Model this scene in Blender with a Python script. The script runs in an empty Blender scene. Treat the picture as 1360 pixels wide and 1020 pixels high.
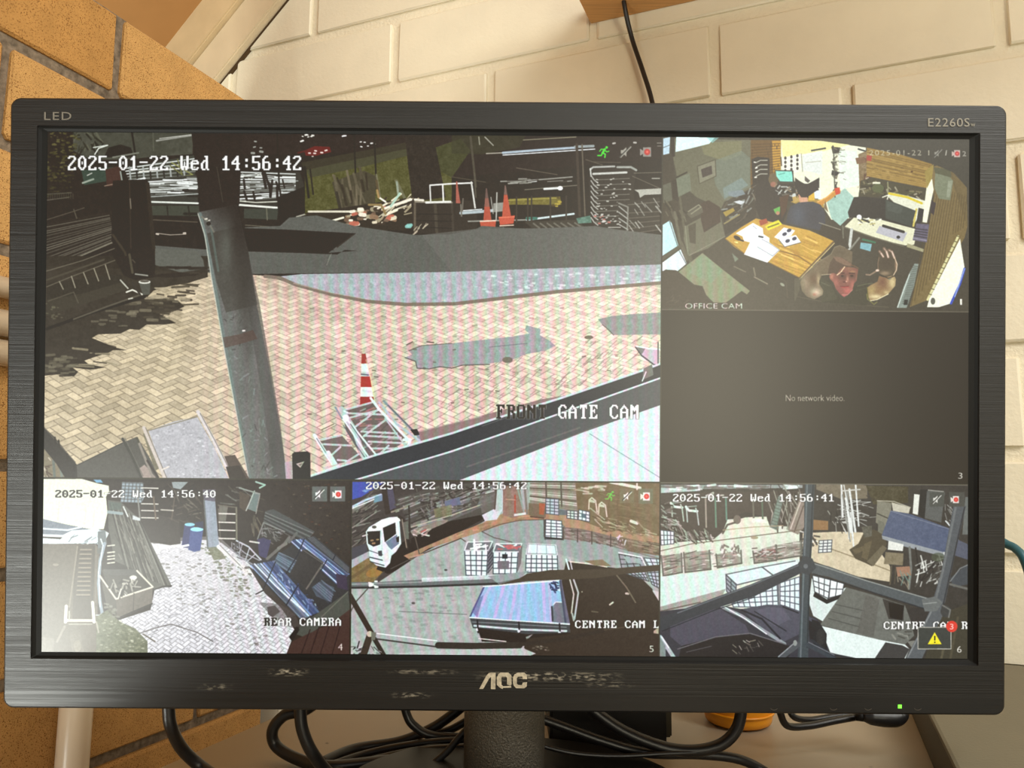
import bpy, bmesh, math, random
import numpy as np
from mathutils import Vector, Matrix

# ------------------------------------------------------------ camera, light, exposure
SC = bpy.context.scene
COL = SC.collection
ZC = 0.92                                   # camera height, desk top at 0.74
PITCH, ROLL, YAW = math.radians(7.0), math.radians(0.49), math.radians(21.8)
FPX = 1000.0
_c, _s = math.cos(ROLL), math.sin(ROLL)
_r = np.array([1., 0, 0]); _u = np.array([0, -math.sin(PITCH), math.cos(PITCH)])
CF = np.array([0, math.cos(PITCH), math.sin(PITCH)])
CR = _c*_r + _s*_u
CU = -_s*_r + _c*_u
cam = bpy.data.cameras.new('camera')
cam.sensor_width = 36.0
cam.lens = 36.0*FPX/1360.0
cam.clip_start = 0.01
camo = bpy.data.objects.new('camera', cam); COL.objects.link(camo)
mw = Matrix.Identity(4)
for i in range(3):
    mw[i][0] = CR[i]; mw[i][1] = CU[i]; mw[i][2] = -CF[i]
mw[2][3] = ZC
camo.matrix_world = mw
SC.camera = camo

W = bpy.data.worlds.new('room_light'); SC.world = W; W.use_nodes = True
W.node_tree.nodes['Background'].inputs[0].default_value = (1.0, 0.94, 0.83, 1)
W.node_tree.nodes['Background'].inputs[1].default_value = 0.33

def area(name, loc, target, sx, sy, power, col):
    l = bpy.data.lights.new(name, 'AREA'); l.shape = 'RECTANGLE'; l.size = sx; l.size_y = sy
    l.energy = power; l.color = col
    o = bpy.data.objects.new(name, l); COL.objects.link(o)
    o.location = loc
    o.rotation_euler = (Vector(target)-Vector(loc)).to_track_quat('-Z', 'Y').to_euler()
    return o
area('ceiling_lamp', (.86, -0.50, ZC+1.0), (0.2, .7, ZC+.15), 1.1, .9, 25.0, (1.0, .985, .92))
area('window_behind', (0.70, -1.9, ZC-0.12), (0.1, .4, ZC), .42, 1.15, 19.0, (1.0, .92, .70))
abl = area('added_bezel_light', (-1.02, -.53, ZC-0.70), (-.2, .4, ZC-.14), .8, .42, 8.0, (.97, 1.0, .93)); abl.data.spread = math.radians(80)  # unseen light added low down to put a glow on the lower-left bezel

vs = SC.view_settings
vs.view_transform = 'Standard'; vs.look = 'None'; vs.gamma = 1.0; vs.exposure = 0.0
vs.use_curve_mapping = False
SC.cycles.use_denoising = True
SC.cycles.max_bounces = 8

# ------------------------------------------------------------ helpers
rng = random.Random(7)
NW = np.array([math.sin(YAW), math.cos(YAW), 0.])      # out through the white wall
UW = np.array([math.cos(YAW), -math.sin(YAW), 0.])     # along the white wall, to the right
ZZ = np.array([0, 0, 1.])
CAM = np.array([0, 0, ZC])
def wp(u, n, z):                                        # wall frame -> world (z relative to the camera)
    return CAM + UW*u + NW*n + ZZ*z
def ray(x, y):
    return CR*(x-680)/FPX - CU*(y-510)/FPX + CF
def at_depth(x, y, d):                                  # point d metres ahead
    r = ray(x, y); return CAM + r*(d/r[1])
def at_height(x, y, z):
    r = ray(x, y); return CAM + r*(z/r[2])
def srgb(r, g, b, a=1.0):
    f = lambda c: (c/255/12.92) if c/255 <= .04045 else ((c/255+.055)/1.055)**2.4
    return (f(r), f(g), f(b), a)

ORG = {}
def link(o, parent=None):
    COL.objects.link(o)
    if parent is not None: o.parent = parent
    return o
def tag(o, label=None, cat=None, group=None, kind=None):
    if label: o['label'] = label
    if cat: o['category'] = cat
    if group: o['group'] = group
    if kind: o['kind'] = kind
    return o
def empty(name, loc, label=None, cat=None, group=None):
    o = bpy.data.objects.new(name, None); o.empty_display_size = .02
    COL.objects.link(o); o.location = loc; ORG[o.name] = Vector(loc)
    return tag(o, label, cat, group)
def obj(name, bm, m, parent=None, smooth=False, origin=None, sub=0):
    """links a bmesh given in world coordinates as one mesh object"""
    me = bpy.data.meshes.new(name)
    bmesh.ops.recalc_face_normals(bm, faces=bm.faces)
    base = ORG[parent.name] if parent is not None else (Vector(origin) if origin is not None else Vector((0, 0, 0)))
    bmesh.ops.translate(bm, verts=bm.verts, vec=-base)
    bm.to_mesh(me); bm.free()
    if smooth:
        for p in me.polygons: p.use_smooth = True
    me.materials.append(m)
    o = bpy.data.objects.new(name, me); link(o, parent)
    if parent is None: o.location = base
    ORG[o.name] = base
    if sub:
        md = o.modifiers.new('subdivision', 'SUBSURF'); md.levels = md.render_levels = sub
    return o
def box_pts(bm, P):                                     # 8 corners, low ring then high ring
    v = [bm.verts.new(Vector(p)) for p in P]
    for f in ((0,3,2,1),(4,5,6,7),(0,1,5,4),(1,2,6,5),(2,3,7,6),(3,0,4,7)): bm.faces.new([v[i] for i in f])
    return v
def wall_box(bm, u0, u1, n0, n1, z0, z1, bev=0, seg=2):
    b = bmesh.new()
    box_pts(b, [wp(u0,n0,z0), wp(u1,n0,z0), wp(u1,n1,z0), wp(u0,n1,z0), wp(u0,n0,z1), wp(u1,n0,z1), wp(u1,n1,z1), wp(u0,n1,z1)])
    if bev: bmesh.ops.bevel(b, geom=b.edges[:], offset=bev, segments=seg, affect='EDGES', profile=.5)
    t = bpy.data.meshes.new('t'); b.to_mesh(t); b.free(); bm.from_mesh(t); bpy.data.meshes.remove(t)
    return bm
def tube(bm, pts, r, seg=12, ends=True):
    """smooth tube through points, radius number or list"""
    P = [Vector(p) for p in pts]; n = len(P); out = []; rad = []
    R = r if isinstance(r, (list, tuple)) else [r]*n
    for i in range(n-1):
        p0 = P[i-1] if i else P[0]*2-P[1]; p1 = P[i]; p2 = P[i+1]; p3 = P[i+2] if i+2 < n else P[-1]*2-P[-2]
        k = 8 if n > 2 else 1
        for j in range(k):
            t = j/k
            out.append(.5*((2*p1)+(p2-p0)*t+(2*p0-5*p1+4*p2-p3)*t*t+(3*p1-p0-3*p2+p3)*t**3))
            rad.append(R[i]*(1-t)+R[i+1]*t)
    out.append(P[-1]); rad.append(R[-1])
    T = (out[1]-out[0]).normalized()
    N = T.orthogonal().normalized(); rings = []
    for i, p in enumerate(out):
        t = (out[min(i+1, len(out)-1)]-out[max(i-1, 0)]).normalized()
        N = (N-t*N.dot(t)).normalized(); B = t.cross(N)
        rings.append([bm.verts.new(p+(N*math.cos(a)+B*math.sin(a))*rad[i]) for a in [2*math.pi*k/seg for k in range(seg)]])
    for a, b in zip(rings, rings[1:]):
        for k in range(seg): bm.faces.new((a[k], a[(k+1) % seg], b[(k+1) % seg], b[k]))
    if ends:
        bm.faces.new(rings[0][::-1]); bm.faces.new(rings[-1])
    return bm

# ------------------------------------------------------------ materials
def mat(name, col, rough=.6, spec=.5, bump=0, bscale=200, var=0, vscale=30, metal=0, stretch=None, specks=None):
    m = bpy.data.materials.new(name); m.use_nodes = True
    nt = m.node_tree; N = nt.nodes; L = nt.links; b = N['Principled BSDF']
    b.inputs['Base Color'].default_value = col; b.inputs['Roughness'].default_value = rough
    b.inputs['Specular IOR Level'].default_value = spec; b.inputs['Metallic'].default_value = metal
    tc = N.new('ShaderNodeTexCoord'); src = tc.outputs['Object']
    if stretch:
        mp = N.new('ShaderNodeMapping'); mp.inputs['Scale'].default_value = stretch[0]
        if len(stretch) > 1: mp.inputs['Rotation'].default_value = stretch[1]
        L.new(src, mp.inputs['Vector']); src = mp.outputs['Vector']
    cur = None
    if var:
        n = N.new('ShaderNodeTexNoise'); n.inputs['Scale'].default_value = vscale; n.inputs['Detail'].default_value = 6
        L.new(src, n.inputs['Vector'])
        mr = N.new('ShaderNodeMapRange'); mr.inputs[1].default_value = .3; mr.inputs[2].default_value = .7
        mr.inputs[3].default_value = 1-var; mr.inputs[4].default_value = 1+var
        L.new(n.outputs['Fac'], mr.inputs[0])
        mx = N.new('ShaderNodeVectorMath'); mx.operation = 'SCALE'; mx.inputs[0].default_value = col[:3]
        L.new(mr.outputs[0], mx.inputs['Scale']); cur = mx.outputs[0]
        L.new(cur, b.inputs['Base Color'])
    if specks:                                          # (colour, scale, threshold)
        n = N.new('ShaderNodeTexNoise'); n.inputs['Scale'].default_value = specks[1]; n.inputs['Detail'].default_value = 2
        L.new(tc.outputs['Object'], n.inputs['Vector'])
        mr = N.new('ShaderNodeMapRange'); mr.inputs[1].default_value = specks[2]; mr.inputs[2].default_value = specks[2]+.06
        L.new(n.outputs['Fac'], mr.inputs[0])
        mc = N.new('ShaderNodeMixRGB'); mc.inputs[2].default_value = specks[0]
        L.new(mr.outputs[0], mc.inputs[0])
        if cur is not None: L.new(cur, mc.inputs[1])
        else: mc.inputs[1].default_value = col
        L.new(mc.outputs[0], b.inputs['Base Color'])
    if bump:
        n = N.new('ShaderNodeTexNoise'); n.inputs['Scale'].default_value = bscale; n.inputs['Detail'].default_value = 4
        L.new(src, n.inputs['Vector'])
        bp = N.new('ShaderNodeBump'); bp.inputs['Strength'].default_value = bump; bp.inputs['Distance'].default_value = .001
        L.new(n.outputs['Fac'], bp.inputs['Height']); L.new(bp.outputs[0], b.inputs['Normal'])
    return m
M = {}
M['white_brick'] = mat('painted_brick', srgb(228, 220, 197), .5, .35, .35, 260, .035, 22)
M['white_mortar'] = mat('painted_mortar', srgb(227, 218, 194), .6, .3, .9, 300, .04, 40)
M['yellow_brick'] = [mat('tan_brick_%s' % n, srgb(*c), .85, .2, .8, 600, .10, 60, specks=(srgb(120, 78, 38), 1100, .585))
                     for n, c in (('a', (188, 142, 84)), ('b', (180, 134, 76)), ('c', (194, 150, 92)))]
M['mortar'] = mat('grey_mortar', srgb(122, 108, 92), .95, .1, 1.0, 500, .42, 160)
M['wood'] = mat('pine_board', srgb(196, 146, 88), .5, .4, .2, 30, .16, 8, stretch=((2, 60, 60), (0, 0, YAW)))
M['ply'] = mat('brown_ply', srgb(182, 134, 82), .6, .3, .15, 20, .10, 9)
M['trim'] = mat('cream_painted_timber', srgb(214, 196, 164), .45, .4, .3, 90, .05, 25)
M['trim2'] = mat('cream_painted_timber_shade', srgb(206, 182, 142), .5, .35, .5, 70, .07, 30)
M['gap'] = mat('shadow_gap_paint', srgb(84, 66, 46), .9, .1)
M['desk'] = mat('beige_laminate', srgb(160, 146, 124), .42, .4, .05, 80, .03, 14, specks=(srgb(60, 45, 30), 60, .77))
M['floor'] = mat('brown_floor', srgb(110, 95, 80), .7, .3, .1, 30, .1, 5)
M['conduit'] = mat('cream_conduit', srgb(214, 194, 168), .3, .5, .05, 40, .02, 20)
M['cable'] = mat('black_cable', srgb(26, 24, 24), .38, .5, .1, 300)
M['cable_teal'] = mat('teal_cable', srgb(42, 92, 104), .45, .5)
M['box'] = mat('grey_beige_plastic', srgb(108, 101, 82), .5, .35, .15, 500, .03, 40)
M['boxside'] = mat('dark_olive_side_tone', srgb(60, 54, 38), .6, .3, .15, 500)  # shade on the grey box's left side put into the colour
M['blackbox'] = mat('matt_black_plastic', srgb(17, 16, 15), .6, .3, .1, 300)
M['orange'] = mat('orange_plastic', srgb(226, 146, 22), .35, .5, .05, 60, .04, 20)
M['neck'] = mat('speckled_black_plastic', srgb(104, 98, 88), .36, .5, 1.0, 900, .45, 1500)
M['base'] = mat('black_gloss_plastic', srgb(14, 13, 12), .5, .25)
M['lettering'] = mat('grey_print', srgb(104, 98, 88), .5, .4)
M['lettering_dim'] = mat('dim_grey_print', srgb(118, 112, 100), .5, .4)
M['logo'] = mat('worn_silver', srgb(204, 194, 172), .38, .5, .2, 900, .25, 400, .35)
M['rim'] = mat('black_surround', srgb(15, 14, 12), .6, .2)
M['house'] = mat('black_rear', srgb(24, 22, 20), .6, .3)
def emis(name, col, s):
    m = bpy.data.materials.new(name); m.use_nodes = True; b = m.node_tree.nodes['Principled BSDF']
    b.inputs['Base Color'].default_value = col; b.inputs['Emission Color'].default_value = col
    b.inputs['Emission Strength'].default_value = s; return m
M['led'] = emis('green_power_light', srgb(110, 240, 60), 1.6)
# ------------------------------------------------------------ the room: walls, ceiling, floor
DW = 8.36*.088                                          # distance of the white wall
SW, SY = .088, .084                                     # course heights
UY = -6.92*SY                                           # the tan wall's plane, u = UY
YTOP = 5.06*SY
YEND = DW-.021
ZF = -ZC                                                # floor
bm = bmesh.new(); wall_box(bm, -1.9, 1.6, DW+.0035, DW+.12, ZF, 1.6)
wall_back = tag(obj('wall_back', bm, M['white_mortar']), 'cream painted brick wall behind the monitor', kind='structure')
bm = bmesh.new(); wall_box(bm, UY-.11, UY-.0045, -.13, YEND-.004, ZF, YTOP-.003)
wall_left = tag(obj('wall_left', bm, M['mortar']), 'tan face brick wall with recessed grey mortar on the left', kind='structure')

def brick_mesh(name, L, H, D, bev, seed, m, jit):
    r = random.Random(seed)
    b = bmesh.new()
    bmesh.ops.create_cube(b, size=1)
    for v in b.verts: v.co = Vector((v.co.x*L, v.co.y*D, v.co.z*H))
    bmesh.ops.bevel(b, geom=b.edges[:], offset=bev, segments=1, affect='EDGES')
    for v in b.verts: v.co += Vector((r.uniform(-jit, jit), r.uniform(-jit, jit)*.4, r.uniform(-jit, jit)))
    me = bpy.data.meshes.new(name); b.to_mesh(me); b.free(); me.materials.append(m)
    return me
LB = .246
wm = [brick_mesh('brick', LB-.0105, SW-.0125, .05, .0016, i, M['white_brick'], .0007) for i in range(5)]
for row in range(-10, 16):                              # row r spans course r .. r+1
    zc = (row+.5)*SW + .2476*SW
    if zc > .95 or zc < ZF+.03: continue
    off = (-.450 if row % 2 else -.324)
    for k in range(-5, 7):
        u0 = off+k*LB
        if u0+LB/2 < -1.7 or u0 > 1.2: continue
        o = bpy.data.objects.new('brick', wm[rng.randrange(5)])
        link(o, wall_back)
        p = wp(u0+LB/2, DW+.0245+rng.uniform(-.0008, .0008), zc); o.location = p
        o.rotation_euler = (0, rng.uniform(-.003, .003), -YAW)
ym = [brick_mesh('brick', .236, SY-.0105, .05, .0022, 20+i, M['yellow_brick'][i % 3], .0009) for i in range(6)]
for row in range(0, 15):                                # row 0 is the top course
    zc = YTOP-(row+.5)*SY
    if zc < ZF+.03: continue
    off = (.3715 if row % 2 else .4715)
    for k in range(-5, 3):
        n0 = off+k*.243+.0035; n1 = n0+.236
        if n0 > YEND-.02 or n0 < -.14: continue
        full = n1 <= YEND
        src = ym[rng.randrange(6)]
        o = bpy.data.objects.new('brick', src); link(o, wall_left)
        n1c = min(n1, YEND)
        o.location = wp(UY-.025+rng.uniform(-.001, .001), (n0+n1c)/2, zc)
        o.rotation_euler = (0, 0, math.pi/2-YAW)
        if not full: o.scale = ((n1c-n0)/.236, 1, 1)

# sloping lining and raking timbers where the roof meets the white wall
du, dz = .745-.647, .0
L1a, L1b = (-.708, .522), (-.609, .611)                 # lower dark line on the wall (u, z)
dirv = Vector((L1b[0]-L1a[0], L1b[1]-L1a[1])).normalized(); per = Vector((-dirv.y, dirv.x))
def rake(bm, o0, o1, n0, n1, t0=-.55, t1=1.25):
    P = []
    base = Vector(L1a)
    for n in (n0, n1):
        pass
    def c(t, o, n):
        q = base+dirv*t+per*o; return wp(q.x, n, q.y)
    b = bmesh.new()
    box_pts(b, [c(t0,o0,n0), c(t1,o0,n0), c(t1,o0,n1), c(t0,o0,n1), c(t0,o1,n0), c(t1,o1,n0), c(t1,o1,n1), c(t0,o1,n1)])
    bmesh.ops.bevel(b, geom=b.edges[:], offset=min(.002, (o1-o0)*.3), segments=2, affect='EDGES')
    t = bpy.data.meshes.new('t'); b.to_mesh(t); b.free(); bm.from_mesh(t); bpy.data.meshes.remove(t)
bm = bmesh.new(); rake(bm, .0002, .0030, DW-.002, DW+.02)  # thin dark strip, shade between trim and wall put into its colour
tag(obj('shadow_gap_strip', bm, M['gap']), 'dark strip painted as a shadow gap under the raking timber trim', kind='structure')
bm = bmesh.new(); rake(bm, .003, .0505, DW-.012, DW+.02)
tag(obj('trim_1', bm, M['trim']), 'cream raking timber trim against the white brick', kind='structure')
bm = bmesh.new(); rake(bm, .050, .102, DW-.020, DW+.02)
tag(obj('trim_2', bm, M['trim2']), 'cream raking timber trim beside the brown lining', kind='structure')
bm = bmesh.new(); rake(bm, .100, .112, -1.2, DW+.02)
tag(obj('ceiling', bm, M['ply']), 'brown sloping ceiling lining', kind='structure')
bm = bmesh.new(); wall_box(bm, -1.9, 1.6, -1.2, DW+.1, ZF-.03, ZF)
tag(obj('floor', bm, M['floor']), 'brown floor below the desk', kind='structure')

# ------------------------------------------------------------ desk, shelf, pipes
ZD = -.18
desk = empty('desk', wp(.3, .45, ZF), 'beige laminate desk under the monitor and the tangled black cables', 'desk')
bm = bmesh.new(); wall_box(bm, -.382, 1.05, .02, DW-.004, ZD-.025, ZD, .0012)
obj('desktop', bm, M['desk'], desk)
for u in (-.36, 1.01):
    bm = bmesh.new(); wall_box(bm, u, u+.02, .06, DW-.03, ZF+.0005, ZD-.0255, .001)
    obj('leg', bm, M['desk'], desk)
bm = bmesh.new(); wall_box(bm, -.339, 1.009, DW-.08, DW-.062, ZD-.36, ZD-.0255, .001)
obj('back_panel', bm, M['desk'], desk)
bm = bmesh.new(); wall_box(bm, -.206, .62, DW-.23, DW-.001, .485, .505, .001)
tag(obj('wooden_shelf', bm, M['wood'], origin=wp(.2, DW, .485)), 'brown wooden shelf on the white wall at the top edge', 'shelf')

E0 = wp(UY+.0135, .62, -.35)
bm = bmesh.new()
PN = (.4645+.4885)/2*SY/.086
tube(bm, [wp(UY+.0145, PN, -.60), wp(UY+.0145, PN, .12)], .0125, 20)
cp = empty('vertical_conduit', wp(UY+.0145, PN, -.6), 'cream vertical conduit pipe on the tan brick wall, below the lower left corner', 'pipe')
obj('pipe', bm, M['conduit'], cp, True)
for z in (-.42,):
    bm = bmesh.new(); wall_box(bm, UY+.001, UY+.0285, PN-.014, PN+.014, z, z+.016, .003)
    wall_box(bm, UY+.001, UY+.004, PN-.03, PN+.03, z, z+.016, .001)
    obj('clip', bm, M['conduit'], cp)
for (a, b, lab) in ((371, 400, 'topmost of the three cream pipes at the left edge'), (415, 451, 'middle one of the three cream pipes at the left edge'), (454, 489, 'lowest of the three cream pipes at the left edge')):
    za = (.153-(a-370)*.00060)*SY/.086; zb = (.153-(b-370)*.00060)*SY/.086
    zc = (za+zb)/2; rr = (za-zb)/2*.97
    bm = bmesh.new(); tube(bm, [wp(UY+.002+rr, -.1, zc), wp(UY+.002+rr, PN-.016, zc)], rr, 18)
    tag(obj('horizontal_conduit', bm, M['conduit'], smooth=True, origin=wp(UY, .4, zc)), lab, 'pipe')

# low grey box on the desk, right
bx = empty('equipment_box', wp(.25, .5, ZD), 'low grey beige plastic box on the desk below the right monitor corner', 'box')
bm = bmesh.new(); wall_box(bm, .0615, .46, .28, DW-.006, ZD+.0302, -.146, .0022)
obj('lid', bm, M['box'], bx)
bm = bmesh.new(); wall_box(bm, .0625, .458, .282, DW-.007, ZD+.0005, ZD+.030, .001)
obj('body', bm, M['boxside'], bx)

# black box standing behind the foot
pb = at_height(805, 1003, ZD)
bk = empty('black_box', tuple(pb), 'small black box standing on the desk behind the monitor stand', 'box')
def lbox(bm, x0, x1, y0, y1, z0, z1, bev):
    b = bmesh.new()
    box_pts(b, [(x0,y0,z0),(x1,y0,z0),(x1,y1,z0),(x0,y1,z0),(x0,y0,z1),(x1,y0,z1),(x1,y1,z1),(x0,y1,z1)])
    if bev: bmesh.ops.bevel(b, geom=b.edges[:], offset=bev, segments=2, affect='EDGES')
    t = bpy.data.meshes.new('t'); b.to_mesh(t); b.free(); bm.from_mesh(t); bpy.data.meshes.remove(t); return bm
X0, X1 = at_depth(730, 960, .53)[0], at_depth(886, 985, .53)[0]
bm = bmesh.new(); lbox(bm, X0, X1, .53, .60, ZC+ZD+.0005, ZC+ZD+.10, .002); obj('case', bm, M['blackbox'], bk)
bm = bmesh.new(); lbox(bm, X1-.001, X1+.004, .533, .598, ZC+ZD+.006, ZC+ZD+.095, .001); obj('side_cover', bm, M['boxside'], bk)

# orange lid
po = at_height(987, 967, ZD)
og = empty('orange_tub', tuple(po), 'orange round plastic tub on the desk behind the monitor', 'tub')
bm = bmesh.new(); seg = 48; prof = [(0, .0006), (.020, .0006), (.0235, .0025), (.0245, .006), (.0250, .018), (.0255, .026), (.0235, .0285), (.0225, .0275), (.0220, .010), (0, .009)]
rings = []
for r_, z_ in prof:
    rings.append([bm.verts.new(Vector((po[0]+max(r_, 1e-5)*math.cos(2*math.pi*k/seg), po[1]+.012+max(r_, 1e-5)*math.sin(2*math.pi*k/seg), ZC+ZD+z_))) for k in range(seg)])
for a, b in zip(rings, rings[1:]):
    for k in range(seg): bm.faces.new((a[k], a[(k+1) % seg], b[(k+1) % seg], b[k]))
obj('cup', bm, M['orange'], og, True)
bm = bmesh.new(); ring = [Vector((po[0]+.0252*math.cos(2*math.pi*k/24), po[1]+.012+.0252*math.sin(2*math.pi*k/24), ZC+ZD+.010)) for k in range(25)]
tube(bm, ring, .0009, 8, False); obj('rib', bm, M['orange'], og, True)
# ------------------------------------------------------------ the monitor
def rotv(w):
    th = np.linalg.norm(w); k = w/th; K = np.array([[0,-k[2],k[1]],[k[2],0,-k[0]],[-k[1],k[0],0]])
    return np.eye(3)+math.sin(th)*K+(1-math.cos(th))*K@K
RC = np.stack([CR, CU, -CF], 1)
MA = RC@rotv(np.radians([-.3865, .0418, -.4514])); MT = RC@np.array([-.00274, -.0056, -.3886])+CAM
def ml(x, y, z=0.0):                                    # monitor frame -> world
    return Vector(MA@np.array([x, y, z])+MT)
mon = empty('monitor', (0, .45, ZC+ZD), 'large black widescreen computer monitor showing six security camera views', 'monitor')
def rrect(x0, y0, x1, y1, r, n=8):
    P = []
    for cx, cy, a0 in ((x1-r, y1-r, 0), (x0+r, y1-r, 90), (x0+r, y0+r, 180), (x1-r, y0+r, 270)):
        for k in range(n+1):
            a = math.radians(a0+90*k/n); P.append((cx+r*math.cos(a), cy+r*math.sin(a)))
    return P
def loops(bm, LS, cap_first=False, cap_last=False):
    R = [[bm.verts.new(ml(x, y, z)) for (x, y) in P] for P, z in LS]
    n = len(R[0])
    for a, b in zip(R, R[1:]):
        for k in range(n): bm.faces.new((a[k], a[(k+1) % n], b[(k+1) % n], b[k]))
    if cap_first: bm.faces.new(R[0])
    if cap_last: bm.faces.new(R[-1])
X0o, X1o, Y0o, Y1o = -.2567, .2567, -.1624, .1512
IX0, IX1, IY0, IY1 = -.2426, .2427, -.1369, .1367
ZB = .0022
bz = bmesh.new()
loops(bz, [(rrect(X0o+.001, Y0o+.001, X1o-.001, Y1o-.001, .0045), -.016), (rrect(X0o, Y0o, X1o, Y1o, .0052), -.014),
           (rrect(X0o, Y0o, X1o, Y1o, .0052), ZB-.0012), (rrect(X0o+.0004, Y0o+.0004, X1o-.0004, Y1o-.0004, .005), ZB-.0004),
           (rrect(X0o+.0012, Y0o+.0012, X1o-.0012, Y1o-.0012, .0044), ZB),
           (rrect(IX0, IY0, IX1, IY1, .0006), ZB), (rrect(IX0+.0003, IY0+.0003, IX1-.0003, IY1-.0003, .0005), ZB-.0008)])
# brushed plastic, horizontal streaks, some dusty rub marks on the chin
m = bpy.data.materials.new('brushed_black_plastic'); m.use_nodes = True; nt = m.node_tree; N = nt.nodes; L = nt.links; b = N['Principled BSDF']
b.inputs['Base Color'].default_value = srgb(17, 15, 13); b.inputs['Roughness'].default_value = .42; b.inputs['Specular IOR Level'].default_value = .5
tc = N.new('ShaderNodeTexCoord'); mp = N.new('ShaderNodeMapping'); mp.inputs['Scale'].default_value = (7, 7, 1150)
L.new(tc.outputs['Object'], mp.inputs['Vector'])
n1 = N.new('ShaderNodeTexNoise'); n1.inputs['Scale'].default_value = 1.0; n1.inputs['Detail'].default_value = 5; n1.inputs['Roughness'].default_value = .65
L.new(mp.outputs[0], n1.inputs['Vector'])
mr = N.new('ShaderNodeMapRange'); mr.inputs[1].default_value = .3; mr.inputs[2].default_value = .7; mr.inputs[3].default_value = .38; mr.inputs[4].default_value = .56
L.new(n1.outputs['Fac'], mr.inputs[0]); L.new(mr.outputs[0], b.inputs['Roughness'])
bp = N.new('ShaderNodeBump'); bp.inputs['Strength'].default_value = .5; bp.inputs['Distance'].default_value = .0004
L.new(n1.outputs['Fac'], bp.inputs['Height']); L.new(bp.outputs[0], b.inputs['Normal'])
zs = N.new('ShaderNodeSeparateXYZ'); L.new(tc.outputs['Object'], zs.inputs[0])
zr = N.new('ShaderNodeMapRange'); z0_ = (ml(0, -.1536, ZB)-ORG['monitor']).z
zr.inputs[1].default_value = z0_-.0004; zr.inputs[2].default_value = z0_+.0004; zr.inputs[3].default_value = .06; zr.inputs[4].default_value = .5   # smooth band along the lower edge
L.new(zs.outputs['Z'], zr.inputs[0]); L.new(zr.outputs[0], bp.inputs['Strength'])
# rub marks: noise limited to three patches
sx = N.new('ShaderNodeSeparateXYZ'); L.new(tc.outputs['Object'], sx.inputs[0])
def band(sock, c, h):
    s = N.new('ShaderNodeMath'); s.operation = 'SUBTRACT'; L.new(sock, s.inputs[0]); s.inputs[1].default_value = c
    a = N.new('ShaderNodeMath'); a.operation = 'ABSOLUTE'; L.new(s.outputs[0], a.inputs[0])
    r = N.new('ShaderNodeMapRange'); r.inputs[1].default_value = h; r.inputs[2].default_value = h*.3; L.new(a.outputs[0], r.inputs[0]); return r.outputs[0]
def mul(a, b_):
    q = N.new('ShaderNodeMath'); q.operation = 'MULTIPLY'; L.new(a, q.inputs[0])
    if isinstance(b_, float): q.inputs[1].default_value = b_
    else: L.new(b_, q.inputs[1])
    return q.outputs[0]
tot = None
for (px, py, w, h, g) in ((397, 892, .011, .0022, 1.0), (300, 912, .010, .002, .45), (560, 921, .012, .0018, .6), (575, 890, .020, .0015, .5), (740, 895, .040, .0028, .95), (820, 905, .014, .002, .4)):
    q = ml((px-680)/1000*.3886-.0005, -(py-510)/1000*.3886+.0056, ZB)-ORG['monitor']
    f = mul(mul(band(sx.outputs['X'], q.x, w), band(sx.outputs['Z'], q.z, h)), float(g))
    if tot is None: tot = f
    else:
        a = N.new('ShaderNodeMath'); a.operation = 'MAXIMUM'; L.new(tot, a.inputs[0]); L.new(f, a.inputs[1]); tot = a.outputs[0]
mp2 = N.new('ShaderNodeMapping'); mp2.inputs['Scale'].default_value = (330, 330, 900); L.new(tc.outputs['Object'], mp2.inputs['Vector'])
n2 = N.new('ShaderNodeTexNoise'); n2.inputs['Scale'].default_value = 1.0; n2.inputs['Detail'].default_value = 4; L.new(mp2.outputs[0], n2.inputs['Vector'])
r2 = N.new('ShaderNodeMapRange'); r2.inputs[1].default_value = .48; r2.inputs[2].default_value = .68; L.new(n2.outputs['Fac'], r2.inputs[0])
mc = N.new('ShaderNodeMixRGB'); mc.inputs[1].default_value = srgb(17, 15, 13); mc.inputs[2].default_value = srgb(168, 160, 142)
L.new(mul(r2.outputs[0], tot), mc.inputs[0]); L.new(mc.outputs[0], b.inputs['Base Color'])
M['brushed'] = m
obj('bezel', bz, m, mon)
bm = bmesh.new()
loops(bm, [(rrect(IX0+.0003, IY0+.0003, IX1-.0003, IY1-.0003, .0005), ZB-.0008), (rrect(IX0+.0016, IY0+.0010, IX1-.0016, IY1-.0010, .0005), ZB-.0018),
           (rrect(-.2386, -.1344, .2386, .1344, .0003), -.0002), (rrect(-.2386, -.1344, .2386, .1344, .0003), -.004)])
obj('screen_surround', bm, M['rim'], mon)
bm = bmesh.new()
loops(bm, [(rrect(X0o+.003, Y0o+.003, X1o-.003, Y1o-.003, .006), -.0155), (rrect(X0o+.006, Y0o+.006, X1o-.006, Y1o-.006, .008), -.026),
           (rrect(-.17, -.11, .17, .10, .02), -.043), (rrect(-.16, -.10, .16, .09, .02), -.047)], True, True)
obj('rear_housing', bm, M['house'], mon, True)
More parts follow.
